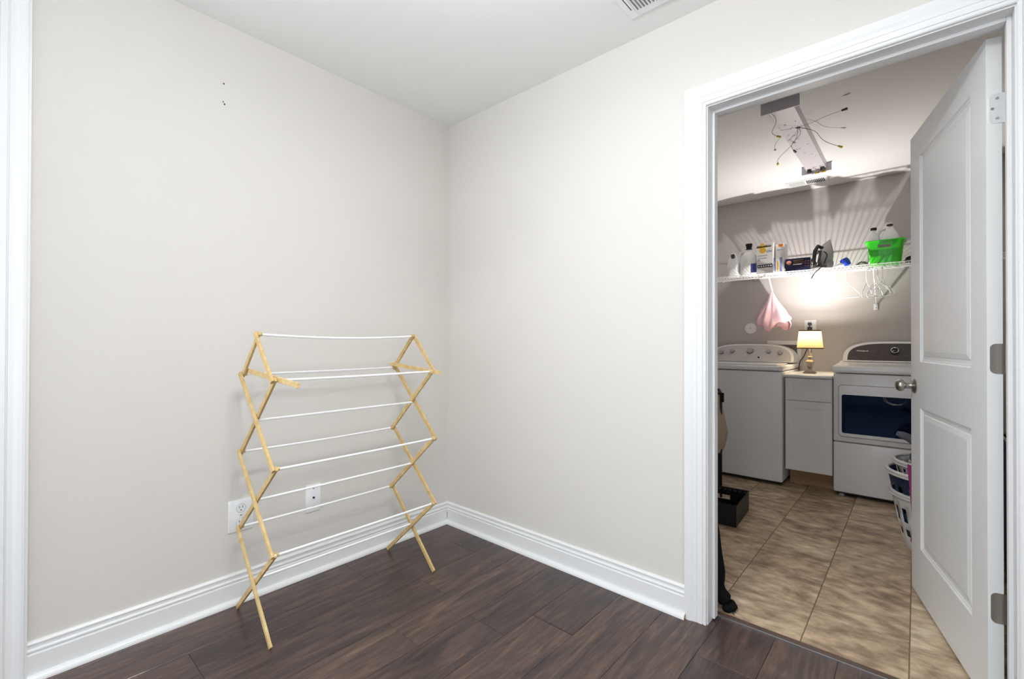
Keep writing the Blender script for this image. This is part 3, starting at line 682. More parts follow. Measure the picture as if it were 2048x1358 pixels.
jug((.925, 2.600, ZS), .105, .10, .215, 'white bottle with a round black front cap, leftmost on the shelf', BLACKP, 'front', .1, handle=False)
j, Tm = jug((1.050, 2.605, ZS), .142, .105, .235, 'white detergent bottle with a tall black cap beside the white carton', BLACKP, 'tall', .15)
m = MB(Tm)
m.prism([(.02, .02), (.065, .02), (.068, .10), (.02, .10)], lambda x, z: (x, -.0495, z), lambda x, z: (x, -.0535, z)); m.build('label', BLUEL, j)

CARD = mat('white_carton', (240, 236, 232), .55, bump=.03)
YEL = mat('yellow_print', (230, 186, 60), .5, bump=.01); NAVY = mat('navy_print', (28, 30, 66), .45, bump=.03); ORG = mat('orange_print', (228, 130, 30), .5, bump=.01)
LBL = mat('light_blue_print', (150, 160, 200), .5, bump=.01); BRN = mat('brown_print', (88, 62, 40), .5, bump=.01)
t = thing('carton', 'tall white carton with yellow and navy printing in the middle of the bottles', 'box', (1.196, 2.60, ZS))
Tb = Matrix.Translation((1.196, 2.60, ZS))@Matrix.Rotation(-.10, 4, 'Z')
m = MB(Tb); m.box(-.066, .066, -.06, .045, 0, .262, .001, 1); m.build('carton_body', CARD, t)
m = MB(Tb); m.box(-.066, .052, -.0612, -.0602, .226, .236); m.box(-.06, .02, -.0612, -.0602, .236, .240); m.build('brown_band', BRN, t)
m = MB(Tb); m.cyl((-.018, -.0602, .250), (-.018, -.0615, .250), .014, seg=16); m.cyl((-.015, -.0602, .200), (-.015, -.0615, .200), .026, seg=20); m.box(-.062, .02, -.0612, -.0602, .222, .226); m.build('logo_spot', YEL, t)
m = MB(Tb); m.box(.010, .058, -.0614, -.0604, .180, .188); m.build('word_mark', LBL, t)
m = MB(Tb)
for z in (.150, .128): m.box(-.055, .02, -.0612, -.0602, z, z+.0014)
m.box(-.056, -.040, -.0612, -.0602, .110, .120); m.build('small_print', LBL, t, kind='stuff')
m = MB(Tb); m.box(-.058, .062, -.0612, -.0602, .052, .078); nb = m.build('print_band', NAVY, t)
m = MB(Tb)
for k in range(6): m.box(-.052+k*.019, -.040+k*.019, -.0620, -.0612, .059, .070)
m.build('band_icons', CARD, nb, kind='stuff')
m = MB(Tb); m.box(.0665, .0672, -.05, .05, .02, .13); m.build('side_print', LBL, t)
t = thing('carton', 'narrow white carton with an orange oval at its top', 'box', (1.300, 2.63, ZS))
Tb = Matrix.Translation((1.306, 2.605, ZS))@Matrix.Rotation(-.1, 4, 'Z')
m = MB(Tb); m.box(-.034, .034, -.045, .045, 0, .245, .001, 1); m.build('carton_body', CARD, t)
m = MB(Tb); m.lathe([(.001, 0), (.018, 0), (.018, .0012), (.001, .0012)], (0, 0, 0), 20, 1, .75)
for v in m.bm.verts: pass
m = MB(Tb@Matrix.Translation((0.006, -.045, .230))@Matrix.Rotation(PI/2, 4, 'X')); m.lathe([(.0185, 0), (.0185, .0014)], (0, 0, 0), 20, 1, .68); m.build('logo_spot', ORG, t)
m = MB(Tb); m.box(-.022, -.010, -.0460, -.0450, .02, .10); m.build('product_picture', YEL, t)
m = MB(Tb); m.box(.0, .018, -.0460, -.0450, .01, .13); m.box(-.024, .024, -.0460, -.0450, .190, .194); m.build('product_picture', LBL, t)
t = thing('appliance_box', 'long low navy box with an orange disc and a brown window', 'box', (1.425, 2.60, ZS))
Tb = Matrix.Translation((1.432, 2.590, ZS))@Matrix.Rotation(.05, 4, 'Z')
m = MB(Tb); m.box(-.087, .087, -.05, .045, 0, .104, .001, 1); m.build('carton_body', NAVY, t)
m = MB(Tb@Matrix.Translation((-.062, -.050, .070))@Matrix.Rotation(PI/2, 4, 'X')); m.lathe([(.018, 0), (.018, .0014)], (0, 0, 0), 20); m.build('logo_spot', mat('peach_print', (222, 150, 116), .5, bump=.01), t)
m = MB(Tb); m.box(-.030, .040, -.0512, -.0502, .058, .092); m.build('picture_window', BRN, t)
m = MB(Tb); m.box(-.032, .030, -.0514, -.0504, .050, .056); m.build('word_mark', CARD, t)
m = MB(Tb)
for x in (.056, .074):
    for z in (.035, .055, .075): m.box(x-.005, x+.005, -.0512, -.0502, z-.004, z+.004)
m.build('feature_icons', mat('dusty_rose_print', (150, 96, 92), .5, bump=.01), t, kind='stuff')
m = MB(Tb); m.box(.0875, .0882, -.046, .046, .003, .100); m.build('grey_end_panel', INKG, t)

# iron standing on its heel
ir = thing('steam_iron', 'grey and chrome steam iron standing on its heel with its cord wrapped', 'iron', (1.60, 2.62, ZS))
IG = mat('iron_grey_plastic', (88, 86, 88), .3, bump=.04); IGD = mat('iron_charcoal_plastic', (44, 42, 44), .35, bump=.04); TRG = mat('iron_silver_tank', (170, 168, 168), .2, .4, bump=.02)
def iron_out(sc=1.0, n=20):
    P = []
    for i in range(n+1):
        tt = i/n; P.append((.055*sc*(1-tt**2.3), .245*tt))
    return P+[(-x, z) for x, z in reversed(P[:-1])]
Ti = Matrix.Translation((1.612, 2.585, ZS+.002))@Matrix.Rotation(math.radians(-40), 4, 'Z')@Matrix.Rotation(math.radians(-6), 4, 'X')
m = MB(Ti); m.prism(iron_out(1.0), lambda x, z: (x, .030, z), lambda x, z: (x, .024, z)); m.build('soleplate', CHROME, ir)
m = MB(Ti); R = [[(x*s_, y, z*zz) for x, z in iron_out(1.0)] for s_, y, zz in ((.97, .024, .98), (.95, .005, .93), (.72, -.03, .80), (.5, -.045, .72))]; m.grid(R, True, True, True); m.build('iron_body', TRG, ir, True, 50)
m = MB(Ti); m.tube([(0, -.035, .03), (0, -.085, .015), (0, -.100, .05), (0, -.098, .13), (0, -.075, .175), (0, -.035, .165)], .014, 10); m.build('iron_handle', IGD, ir, True)
m = MB(Ti); m.box(-.045, .045, -.075, .024, 0, .018, .006, 2); m.build('heel', IG, ir, True)
m = MB(Ti)
P = []
for k in range(60): a = 2*PI*k/20; P.append((.048*math.sin(a)*(1+.1*math.sin(k*.9)), -.060-.034*math.sin(a*.5+.4)-.01*math.cos(k*.7), .075+.062*math.cos(a)))
m.tube(P, .0032, 6); m.build('wrapped_cord', BLACKP, ir, True)
m = MB(); m.tube([(1.615, 2.54, ZS+.012), (1.600, 2.50, ZS+.006), (1.580, 2.508, SZ-.012), (1.560, 2.512, SZ-.03), (1.545, 2.515, SZ-.052), (1.534, 2.517, SZ-.075)], .0036, 6); m.tube([(1.625, 2.54, ZS+.012), (1.604, 2.495, ZS+.008), (1.588, 2.500, SZ-.010), (1.566, 2.508, SZ-.026), (1.548, 2.512, SZ-.046), (1.536, 2.516, SZ-.072)], .003, 6); m.build('dangling_cord', BLACKP, ir, True)

# blue topped scrub brush
t = thing('scrub_brush', 'small scrub brush with a bright blue head and white handle', 'brush', (1.74, 2.60, ZS))
Tb = Matrix.Translation((1.752, 2.60, ZS+.038))@Matrix.Rotation(-.5, 4, 'Y')
m = MB(Tb); m.lathe([(.010, -.030), (.026, -.026), (.031, -.005), (.031, .020), (.027, .032), (.012, .036), (.001, .036)], (0, 0, 0), 18); m.build('brush_head', mat('bright_blue_plastic', (28, 66, 180), .35, bump=.6, bscale=150), t, True)
m = MB(); m.tube([(1.735, 2.59, ZS+.022), (1.712, 2.58, ZS+.018), (1.69, 2.575, ZS+.010), (1.675, 2.57, ZS+.006)], .010, 10, radii=[.019, .014, .009, .006]); m.build('brush_handle', PLASTICW, t, True)
# grey folded cloth and a black cloth near the green bin
def lump(name, c, sx, sy, sz, m_, label, cat, seed=0, amp=.3):
    rnd = random.Random(seed); m = MB(); ph = [rnd.random()*6 for _ in range(6)]
    rings = []; n = 28
    for i in range(1, 12):
        th = PI*i/12; R = []
        for k in range(n):
            a = 2*PI*k/n; q = 1+amp*(math.sin(3*a+ph[0]+2*th)*.4+math.sin(5*a+ph[1]-3*th)*.3+math.sin(7*a+ph[2]+5*th)*.2)
            z = -math.cos(th); z = max(z, -.75)+.75
            R.append((c[0]+sx*q*math.sin(th)*math.cos(a), c[1]+sy*q*math.sin(th)*math.sin(a), c[2]+sz*z/1.75*(1+.2*math.sin(4*a+ph[3]))))
        rings.append(R)
    m.grid(rings, True, True, True); return one(m, name, m_, label, cat, c, True)
lump('cleaning_cloth', (1.858, 2.59, ZS), .035, .04, .03, mat('grey_green_cloth', (112, 112, 104), .9, bump=.4), 'small crumpled grey cloth on the shelf left of the green bin', 'cloth', 3)
lump('dark_cloth', (2.165, 2.60, ZS), .065, .06, .038, mat('black_knit', (22, 22, 24), .9, bump=.5), 'crumpled black cloth on the shelf right of the green bin', 'cloth', 5)

# green bin with two bottles
GRN = mat('bright_green_plastic', (60, 206, 40), .35, bump=.05, coat=.2)
gb = thing('green_bin', 'bright green plastic bin with a label holder on the shelf', 'bin', (1.995, 2.66, ZS))
gx, gy = 1.995, 2.635
def rr(w_, d_, z, r=.02): return [(gx+x, gy+y, z) for x, y in rrect(-w_, w_, -d_, d_, r, 4)]
hb = .168
m = MB(); m.grid([rr(.090, .082, ZS), rr(.108, .097, ZS+hb), rr(.121, .108, ZS+hb), rr(.121, .108, ZS+hb+.006), rr(.106, .095, ZS+hb+.006), rr(.088, .080, ZS+.003)], True, True, True); m.build('bin_body', GRN, gb, True, 40)
m = MB(Matrix.Translation((gx-.002, gy-.0995, ZS+.128))); 
for a in ((-.042, .042, -.016, -.013), (-.042, .042, .013, .016), (-.042, -.039, -.013, .013), (.039, .042, -.013, .013)): m.box(a[0], a[1], -.008, .002, a[2], a[3])
m.build('label_holder', GRN, gb)
m = MB(Matrix.Translation((gx-.002, gy-.1015, ZS+.128))); m.box(-.038, .038, -.003, .002, -.012, .012); lab = m.build('label_card', mat('clear_label_card', (170, 176, 150), .4, bump=.02), gb)
m = MB(Matrix.Translation((gx-.002, gy-.1050, ZS+.128)))
for k in range(7): m.box(-.032+k*.0095, -.026+k*.0095, -.0008, .0004, -.005, .006)
m.build('label_marks', INKG, lab, kind='stuff')
jug((1.925, 2.615, ZS+.008), .075, .07, .262, 'white bottle with a flat black cap standing in the green bin', BLACKP, 'flat', 0, handle=False)
jug((2.020, 2.645, ZS+.008), .125, .09, .282, 'white handled bottle with a brown cap standing in the green bin', BRN, 'flat', .1)

# clothes hangers on the front rod
HZ = SZ-.036
hg = thing('clothes_hanger', 'white plastic hanger hanging alone and facing front under the shelf', 'hanger', (1.768, 2.528, 1.45))
def hang_parts(root, x, y, ang, w_=.152, drop=.0):
    Tm = Matrix.Translation((x, y, HZ))@Matrix.Rotation(ang, 4, 'Z')
    zt_ = -.105
    m = MB(Tm)
    zb_ = -.205-drop
    P = [(0, 0, zt_), (-w_*.28, 0, zt_-.035), (-w_*.30, 0, zt_-.048), (-w_*.36, 0, zt_-.050), (-w_*.49, 0, zb_+.022), (-w_*.5, 0, zb_+.008), (-w_*.44, 0, zb_), (0, 0, zb_-.002), (w_*.44, 0, zb_), (w_*.5, 0, zb_+.008), (w_*.49, 0, zb_+.022), (w_*.36, 0, zt_-.050), (w_*.30, 0, zt_-.048), (w_*.28, 0, zt_-.035)]
    m.tube(P, .0026, 7, True); m.build('hanger_frame', ROD, root, True)
    m = MB(Tm); m.tube([(0, 0, zt_), (-.004, 0, zt_+.02), (-.010, 0, zt_+.035), (-.010, 0, .0), (-.010, -.004, .007), (-.010, .004, .010), (-.008, .011, .004), (-.008, .012, -.010)], .0021, 6); m.build('hanger_hook', ROD, root, True)
hang_parts(hg, 1.772, 2.528, .12)
L5 = ['white hanger turned edge-on, leftmost of the bunched hangers', 'white hanger second from the left in the bunch beside the brace', 'white hanger in the middle of the bunch under the green bin', 'white hanger fourth from the left in the bunch under the green bin', 'white hanger at the right end of the bunch under the green bin']
for (x, an, w_, dr), lb in zip(((1.890, 1.15, .14, .005), (1.938, .95, .15, .012), (1.962, .35, .15, .012), (1.978, .75, .15, .006), (1.992, .15, .12, .0)), L5):
    h_ = thing('clothes_hanger', lb, 'hanger', (x, 2.528, 1.45), 'bunched hangers at the right of the shelf'); hang_parts(h_, x, 2.528, an, w_, dr)

# pink cloth hanging from the left brace
pk = MB(); cx, cy, ztop = 1.222, 2.655, 1.560
prof = [(0, .008), (.03, .020), (.07, .040), (.11, .064), (.15, .088), (.185, .108), (.215, .122), (.245, .130), (.27, .126), (.29, .118)]
n = 120; rings = []
rp = random.Random(11); phs = [rp.random()*6.28 for _ in range(12)]
for i, (dz, r) in enumerate(prof):
    R = []
    g = min(1, dz*8)
    for k in range(n):
        a = 2*PI*k/n
        tri = lambda t_: 2*abs(2*((t_/(2*PI)) % 1)-1)-1
        fold = 1+g*(.13*tri(4*a+phs[0]+dz*5)+.10*tri(7*a+phs[1]-dz*9)+.06*tri(13*a+phs[2]+dz*13)+.05*math.sin(9*a+phs[3]+dz*50))
        q = r*fold
        hem = max(0, (i-4)/5)
        drop = dz+hem*(.040*tri(2*a+4.2)+.022*tri(5*a+phs[4])-.02)
        R.append((cx+dz*.07+q*math.cos(a), cy-.01+q*math.sin(a)*.38, ztop-drop*1.12))
    rings.append(R)
pk.grid(rings, True, True, False)
PINK = mat('pale_pink_cotton', (244, 202, 210), .85, bump=.3, bscale=180, vary=.06, vscale=20, sheen=.2)
pko = one(pk, 'pink_cloth', PINK, 'pale pink cloth hanging bunched from the shelf brace above the washer', 'cloth', (cx, cy, 1.23), True)
sd = pko.modifiers.new('thickness', 'SOLIDIFY'); sd.thickness = .002

# ---- stripped fluorescent fixture on the laundry ceiling
fx = thing('light_fixture', 'bare fluorescent light base with loose wires on the laundry ceiling', 'light fixture', (1.61, 1.6, H))
FXM = mat('white_fixture_metal', (226, 220, 224), .4, .1, bump=.05); FXS = mat('grey_end_plate', (196, 193, 200), .4, .2, bump=.05)
fcx = 1.612
m = MB(); m.prism([(-.068, 0), (-.060, -.040), (.060, -.040), (.068, 0)], lambda x, z: (fcx+x, .998, H+z), lambda x, z: (fcx+x, 2.205, H+z)); m.build('channel', FXM, fx)
for y, mm in ((.990, FXS), (2.210, FXS)):
    m = MB(); m.box(fcx-.094, fcx+.094, y-.004, y+.004, H-.060, H, .001, 1); m.build('end_plate', mm, fx)
for dx in (-.040, .042):
    m = MB(); m.cyl((fcx+dx, 2.170, H-.041), (fcx+dx, 2.170, H-.060), .014, seg=16); m.box(fcx+dx-.012, fcx+dx+.012, 2.170, 2.205, H-.052, H-.040, .002, 1); m.build('lamp_socket', BLACKP, fx)
HOLE = (1.655, 1.305)
m = MB(); m.cyl((fcx+.028, 1.33, H-.0395), (fcx+.028, 1.33, H-.0408), .013, seg=18); m.build('knockout_hole', DARK, fx)
rnd = random.Random(4)
for k in range(16):
    x = fcx-.045+.09*rnd.random(); y = 1.15+.85*rnd.random(); a = rnd.random()*PI
    m = MB(); m.beam((x, y, H-.0405), (x+.012*math.cos(a), y+.012*math.sin(a), H-.0405), .003+.003*rnd.random(), .0006, (0, 0, 1)); m.build('punch_mark', INKG, fx)
WY = mat('yellow_wire_nut', (214, 186, 40), .4, bump=.05); WB = mat('dark_wire', (60, 54, 54), .5, bump=.02); WG = mat('grey_wire', (120, 116, 112), .5, bump=.02); WR = mat('dark_red_wire_nut', (92, 60, 60), .5, bump=.02)
def wire(p0, p1, sag, wm_, nm_, r=.0014):
    p0 = Vector(p0); p1 = Vector(p1); P = []
    for k in range(11):
        u = k/10; q = p0.lerp(p1, u); q.z -= sag*math.sin(PI*u); q.x += .02*math.sin(PI*2*u); P.append(q)
    m = MB(); m.tube(P, r, 6); w_ = m.build('wire', wm_, fx, True)
    if nm_:
        d = (P[-1]-P[-2]).normalized(); m = MB(); m.cyl(P[-1]-d*.004, P[-1]+d*.022, .0055, .0075, 10); m.build('wire_nut', nm_, w_)
h0 = (fcx+.028, 1.33, H-.041)
wire(h0, (1.806, 1.670, 2.350), -.012, WB, WY); wire(h0, (1.450, 1.745, 2.355), .02, WG, WY); wire(h0, (1.578, 1.575, 2.355), .0, WB, WR)
wire(h0, (1.870, 1.220, 2.385), .0, WG, WB, .001); wire((1.560, .99+.02, H-.045), (1.543, 1.285, 2.360), .012, WG, WY); wire(h0, (1.57, 1.24, 2.375), .0, WG, None, .001)
for dx in (-.012, .03):
    wire((fcx+dx, 2.12, H-.041), (fcx+dx+.01, 2.19, 2.372), .02, WG, WY)

# laundry ceiling register
t = thing('laundry_register', 'small white air register in the laundry ceiling by the back wall', 'vent', (1.485, 2.585, H))
vx0, vx1, vy0, vy1 = 1.345, 1.640, 2.520, 2.665
m = MB()
for a in ((vx0, vx1, vy0, vy0+.022), (vx0, vx1, vy1-.022, vy1), (vx0, vx0+.025, vy0+.022, vy1-.022), (vx1-.025, vx1, vy0+.022, vy1-.022), (1.478, 1.490, vy0+.022, vy1-.022)): m.box(a[0], a[1], a[2], a[3], H-.006, H, .0012, 1)
m.build('register_frame', PLATE, t)
m = MB(); m.box(vx0+.02, vx1-.02, vy0+.02, vy1-.02, H-.0012, H-.0002); m.build('duct_opening', mat('duct_dark', (70, 64, 62), .7, bump=.05), t)
for k in range(22):
    x = vx0+.030+k*.0115
    tl_ = .55 if x > 1.485 else -.9
    m = MB(); m.beam((x, vy0+.022, H-.006), (x, vy1-.022, H-.006), .0095 if x < 1.485 else .006, .001, (tl_, 0, .8)); m.build('slat', PLATE, t)

# ---- black handled basket on the floor
bk = thing('black_basket', 'low black perforated plastic basket on the laundry floor', 'basket', (1.19, 1.27, 0))
Tb = Matrix.Translation((1.362, 1.083, .0))@Matrix.Rotation(math.radians(3.5), 4, 'Z')
Wb, Db, Hb = .40, .365, .125
m = MB(Tb)
def quadbox(m, x0, x1, y0, y1, z0, z1): m.box(x0, x1, y0, y1, z0, z1, .002, 1)
quadbox(m, -Wb, 0, 0, .006, 0, Hb); quadbox(m, -.006, 0, 0, Db, 0, Hb); quadbox(m, -Wb, -Wb+.006, 0, Db, 0, Hb)
quadbox(m, -Wb, 0, 0, Db, 0, .005)
m.build('basket_shell', BLACKP, bk)
m = MB(Tb)
quadbox(m, -Wb, 0, Db-.006, Db, Hb-.022, Hb); quadbox(m, -Wb, 0, Db-.006, Db, 0, .046)
sx0, sx1 = -.26, -.115
quadbox(m, -Wb, sx0, Db-.006, Db, .046, Hb-.02); quadbox(m, sx1, 0, Db-.006, Db, .046, Hb-.02); quadbox(m, sx0, sx1, Db-.006, Db, Hb-.05, Hb-.02); 
m.build('handle_side', BLACKP, bk)
m = MB(Tb); LM = mat('perforation_grey', (104, 104, 108), .35, bump=.1)  # grey dashes that mark the basket's perforations
for i in range(13):
    for j_ in range(9):
        x = -.015-i*.030-(.015 if j_ % 2 else 0); y = .03+j_*.037
        if x < -Wb+.02: continue
        m.box(x-.010, x+.004, y-.002, y+.002, .0052, .0068)
for i in range(12):
    x = -.02-i*.031
    for z in (.018, Hb-.012): m.box(x-.008, x+.006, Db-.0075, Db-.0062, z-.002, z+.002)
m.build('perforations', LM, bk, kind='stuff')
m = MB(Tb)
m.tube([(-Wb, 0, Hb), (0, 0, Hb), (0, Db, Hb), (-Wb, Db, Hb)], .004, 6, True); m.build('rim', BLACKP, bk)

# ---- black framed hamper with a tan canvas bag, mostly behind the jamb
hp = thing('canvas_hamper', 'black metal framed hamper with a tan canvas bag at the left of the doorway', 'hamper', (.98, 1.62, 0))
TAN = mat('tan_canvas', (176, 160, 138), .9, bump=.5, bscale=260, vary=.12, vscale=8)
for (x, y) in ((1.118, 1.60), (.82, 1.52), (1.02, 1.87), (.74, 1.79)):
    m = MB(); m.cyl((x, y, 0), (x, y, .745), .0075, seg=10); m.build('frame_leg', BLACKM, hp, True)
m = MB(); m.tube([(.82, 1.52, .742), (1.122, 1.60, .742), (1.024, 1.87, .742), (.74, 1.79, .742)], .009, 8, True); m.box(1.118, 1.140, 1.586, 1.600, .68, .748, .003, 1); m.build('top_frame', BLACKM, hp)
m = MB(); n = 32
def hr(z, w_, d_, off=0): return [(.955+off-(.30*d_*math.copysign(abs(math.sin(2*PI*k/n))**.6, math.sin(2*PI*k/n)))+w_*math.copysign(abs(math.cos(2*PI*k/n))**.6, math.cos(2*PI*k/n))*(1+.02*math.sin(5*2*PI*k/n+z*20)), 1.69+d_*math.copysign(abs(math.sin(2*PI*k/n))**.6, math.sin(2*PI*k/n))*(1+.02*math.cos(4*2*PI*k/n+z*17)), z) for k in range(n)]
m.grid([hr(.735, .135, .125), hr(.62, .150, .130), hr(.50, .178, .14), hr(.46, .182, .142), hr(.36, .165, .135), hr(.315, .15, .13)], True, True, True); m.build('canvas_bag', TAN, hp, True, 60)

# ---- stacked laundry baskets behind the door
def basket(c, rad, z0, z1, m_body, m_rim, label, holes=None, sy=1.0):
    b = thing('laundry_basket', label, 'laundry basket', (c[0], c[1], z0), 'nested laundry baskets beside the dryer')
    k = 44; r0 = rad*.74; hh = z1-z0
    m = MB(); nr = 8
    P = []
    for i in range(nr+1):
        u = i/nr; P.append((r0+(rad-r0)*u**.8, z0+hh*u))
    for i in range(nr):
        for j in range(k):
            if holes and i in holes and j % 2 == 0: continue
            a0, a1 = 2*PI*j/k, 2*PI*(j+1)/k
            r_a, za = P[i]; r_b, zb2 = P[i+1]
            q = [(c[0]+r_a*math.cos(a0), c[1]+sy*r_a*math.sin(a0), za), (c[0]+r_a*math.cos(a1), c[1]+sy*r_a*math.sin(a1), za), (c[0]+r_b*math.cos(a1), c[1]+sy*r_b*math.sin(a1), zb2), (c[0]+r_b*math.cos(a0), c[1]+sy*r_b*math.sin(a0), zb2)]
            m.poly(q)
    m.poly([(c[0]+r0*math.cos(2*PI*j/k), c[1]+sy*r0*math.sin(2*PI*j/k), z0) for j in range(k)])
    bmesh.ops.remove_doubles(m.bm, verts=m.bm.verts, dist=1e-5)
    o = m.build('basket_body', m_body, b, True, 60); s = o.modifiers.new('thickness', 'SOLIDIFY'); s.thickness = .003; s.offset = -1
    m = MB(); m.tube([(c[0]+rad*math.cos(2*PI*j/k), c[1]+sy*rad*math.sin(2*PI*j/k), z1) for j in range(k)], .009, 8, True); m.build('basket_rim', m_rim, b, True)
    m = MB(); m.tube([(c[0]+(rad+.004)*math.cos(2*PI*j/k), c[1]+sy*(rad+.004)*math.sin(2*PI*j/k), z1-.014) for j in range(k)], .006, 6, True); m.build('rim_lip', m_rim, b, True)
    return b
NAVYP = mat('navy_blue_plastic', (14, 48, 82), .4, bump=.03); WHP = mat('white_basket_plastic', (236, 234, 232), .35, bump=.03)
BC = (2.285, 1.47)
basket((BC[0]+.01, BC[1]+.01), .235, .002, .300, WHP, WHP, 'white perforated laundry basket at the bottom of the nested baskets', holes=(2, 4, 5))
basket((BC[0], BC[1]), .240, .125, .415, NAVYP, WHP, 'navy laundry basket with a white rim in the middle of the stack', holes=(2, 5), )
basket((BC[0]+.01, BC[1]+.04), .222, .205, .462, WHP, WHP, 'white laundry basket on top of the nested baskets', holes=(3, 5, 6))
# pink garment over the basket rim and grey clothing on top
m = MB(); rows = []
for i in range(9):
    v = i/8; z = .49-.36*v
    rows.append([(2.140+.028*math.sin(u*9+v*2)*(.3+v*.5)+.10*u, 1.225-.02*v+.012*math.sin(u*14)+.015*u, z-.03*math.sin(u*3)) for u in [k/10 for k in range(11)]])
m.grid(rows, False)
po = one(m, 'magenta_towel', mat('magenta_terry', (176, 62, 128), .95, bump=.6, bscale=300), 'magenta cloth hanging over the rim of the laundry baskets', 'towel', (2.19, 1.22, .14), True)
sd = po.modifiers.new('thickness', 'SOLIDIFY'); sd.thickness = .008
lump('grey_garment', (2.30, 1.56, .42), .15, .12, .16, mat('grey_cotton', (108, 110, 122), .9, bump=.6, bscale=120, vary=.2, vscale=14), 'heap of grey clothing piled in the laundry baskets', 'clothing', 9, .25)
m = MB(); m.tube([(2.21, 1.55, .53), (2.165, 1.53, .56), (2.135, 1.52, .580), (2.108, 1.51, .592), (2.088, 1.505, .600)], .02, 10, radii=[.028, .026, .021, .020, .013])
one(m, 'grey_sock', bpy.data.materials['grey_cotton'], 'grey sock sticking out over the laundry baskets by the dryer', 'sock', (2.14, 1.53, .53), True)

# ---- things behind the door, seen through the hinge gap
t = thing('navy_hamper', 'tall navy fabric hamper behind the open door', 'hamper', (2.552, .93, 0))
m = MB(); gx, gy = 2.552, .93
m.grid([[(gx+x, gy+y, z) for x, y in rrect(-w_, w_, -.19, .19, .03, 4)] for w_, z in ((.085, .0), (.10, .3), (.105, .70), (.100, .705), (.08, .03))], True, True, True); m.build('fabric_body', mat('navy_canvas', (26, 40, 60), .85, bump=.4, vary=.15, vscale=10), t, True)
m = MB(); m.tube([(gx+x, gy+y, .705) for x, y in rrect(-.103, .103, -.19, .19, .03, 4)], .005, 6, True); m.build('rim_piping', mat('pale_piping', (180, 176, 168), .7, bump=.1), t, True)
t = thing('tote_bag', 'beige tote bag with dark straps hanging behind the open door', 'bag', (2.60, 1.62, .7))
m = MB(); m.box(2.565, 2.640, 1.42, 1.86, .60, .92, .02, 3); m.build('bag_body', TAN, t, True)
m = MB()
for x in (2.59, 2.62): m.tube([(x, 1.52, .915), (x, 1.56, 1.00), (x+.01, 1.64, 1.06), (x, 1.72, 1.00), (x, 1.76, .915)], .009, 8)
m.build('strap', BLACKP, t, True)
m = MB(); m.tube([(LX1, 1.64, 1.075), (LX1-.02, 1.64, 1.066), (LX1-.045, 1.64, 1.060), (LX1-.052, 1.64, 1.075)], .005, 8); m.box(LX1-.006, LX1, 1.62, 1.66, 1.04, 1.10, .002, 1)
one(m, 'wall_hook', STEEL, 'metal wall hook holding the tote bag behind the door', 'hook', (LX1, 1.64, 1.05), True)

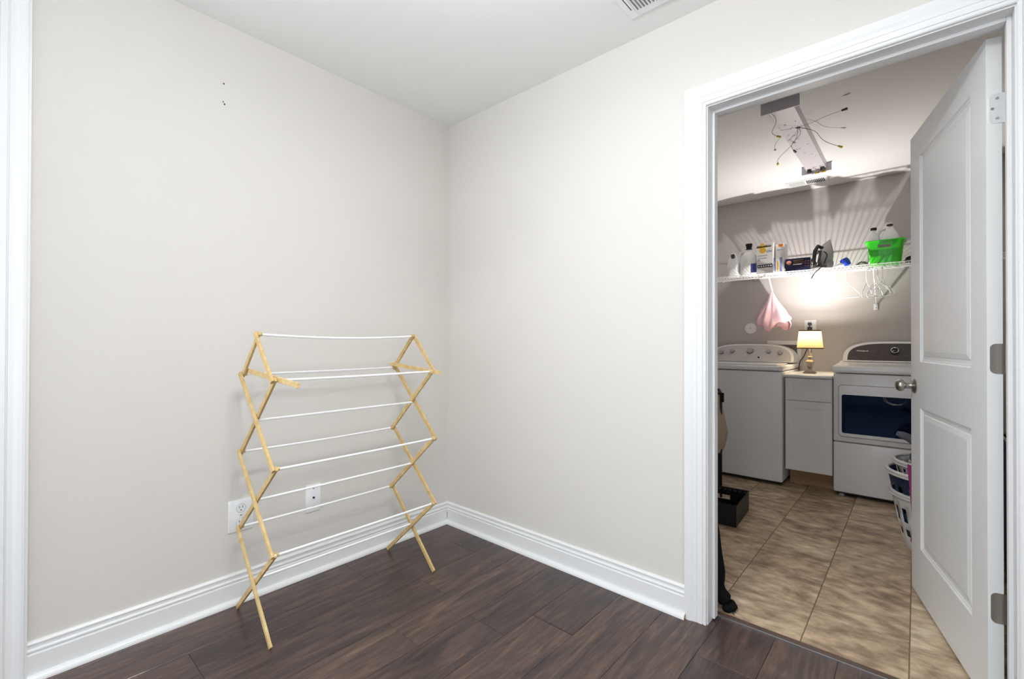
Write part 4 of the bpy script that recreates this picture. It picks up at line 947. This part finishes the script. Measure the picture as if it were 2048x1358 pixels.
# ---- black dog standing behind the jamb, only a forepaw in view
def dog():
    V = []; E_ = []; Rd = []
    def a(p, r, par=None):
        V.append(p); Rd.append(r)
        if par is not None: E_.append((par, len(V)-1))
        return len(V)-1
    y = .32
    pel = a((.86, y, .50), (.085, .09)); ab = a((1.02, y, .495), (.085, .095), pel); ch = a((1.20, y, .475), (.098, .125), ab); sh_ = a((1.33, y, .495), (.080, .115), ch)
    nk = a((1.375, y+.045, .60), (.060, .065), sh_); nk2 = a((1.365, y+.10, .69), (.055, .055), nk); hd = a((1.325, y+.145, .745), (.062, .062), nk2); br_ = a((1.270, y+.170, .735), (.045, .045), hd); mz = a((1.210, y+.185, .715), (.030, .030), br_); no = a((1.175, y+.19, .712), (.022, .020), mz)
    tl1 = a((.77, y, .53), (.030, .030), pel); tl2 = a((.68, y-.01, .47), (.022, .022), tl1); tl3 = a((.61, y-.02, .38), (.012, .012), tl2)
    # near foreleg reaching forward to the doorway
    s1 = a((1.385, y-.075, .43), (.050, .062), sh_); e1 = a((1.476, y-.110, .335), (.034, .040), s1); c0 = a((1.502, y-.118, .21), (.025, .028), e1); c1 = a((1.514, y-.122, .140), (.028, .030), c0); p1 = a((1.512, y-.126, .078), (.024, .026), c1); f1 = a((1.530, y-.130, .040), (.036, .030), p1)
    t1 = a((1.556, y-.130, .026), (.034, .022), f1)
    s2 = a((1.345, y+.075, .42), (.048, .060), sh_); e2 = a((1.335, y+.085, .32), (.034, .040), s2); c2_ = a((1.355, y+.085, .13), (.022, .022), e2); p2 = a((1.355, y+.085, .04), (.020, .020), c2_); a((1.395, y+.085, .022), (.022, .018), p2)
    for sg, dx in ((-1, 0), (1, .05)):
        h1 = a((.88+dx, y+sg*.075, .40), (.062, .085), pel); k1 = a((.955+dx, y+sg*.085, .30), (.038, .045), h1); hk = a((.835+dx, y+sg*.085, .165), (.022, .024), k1); p3 = a((.855+dx, y+sg*.085, .04), (.019, .019), hk); a((.895+dx, y+sg*.085, .022), (.022, .018), p3)
    me = bpy.data.meshes.new('dog'); me.from_pydata(V, E_, []); o = bpy.data.objects.new('dog_skin', me); COL.objects.link(o)
    md = o.modifiers.new('skin', 'SKIN'); md.use_smooth_shade = True
    for i, r in enumerate(Rd): me.skin_vertices[0].data[i].radius = r
    me.skin_vertices[0].data[0].use_root = True
    ss = o.modifiers.new('sub', 'SUBSURF'); ss.levels = 2; ss.render_levels = 2
    dg = bpy.context.evaluated_depsgraph_get(); dg.update()
    nm = bpy.data.meshes.new_from_object(o.evaluated_get(dg)); bpy.data.objects.remove(o)
    return nm
FUR = mat('black_dog_fur', (5, 5, 8), .8, bump=.6, bscale=160, spec=.2)
dgt = thing('dog', 'black dog mostly hidden by the left jamb, one forepaw by the threshold', 'dog', (1.15, .32, 0))
nm = dog(); nm.materials.clear(); nm.materials.append(FUR); nm.transform(Matrix.Translation((-1.15+.03, -.32-.022, 0)))
nm.polygons.foreach_set('use_smooth', [True]*len(nm.polygons))
bo_ = bpy.data.objects.new('body', nm); COL.objects.link(bo_); bo_.parent = dgt
for k, (dx, dy) in enumerate(((.614, -.026), (.622, -.010), (.619, .008), (.609, .022))):
    m = MB(); cx_, cy_ = 1.592, .166+dy*1.1
    m.ball((cx_+(.006 if k in (1, 2) else -.004), cy_, .016), .0150, (1.35, .85, 1.05), 14); tt = m.build('toe', FUR, dgt, True)
    m = MB(); m.cyl((cx_+.016, cy_, .010), (cx_+.025, cy_, .003), .003, .001, 8); m.build('claw', BLACKP, tt)
for sg in (-1, 1):
    m = MB(); m.tube([(1.365, .443+sg*.050, .79), (1.370, .443+sg*.078, .77), (1.365, .443+sg*.088, .735), (1.355, .443+sg*.084, .705)], .02, 8, radii=[.016, .022, .020, .008]); m.build('ear', FUR, dgt, True)
    m = MB(); m.ball((1.305, .470+sg*.030, .765), .008, (1, 1, 1), 10); m.build('eye', mat('dark_brown_eye', (40, 26, 16), .1, bump=.01), dgt, True)
m = MB(); m.ball((1.216, .486, .717), .013, (1, 1.1, .8), 10); m.build('nose', BLACKP, dgt, True)
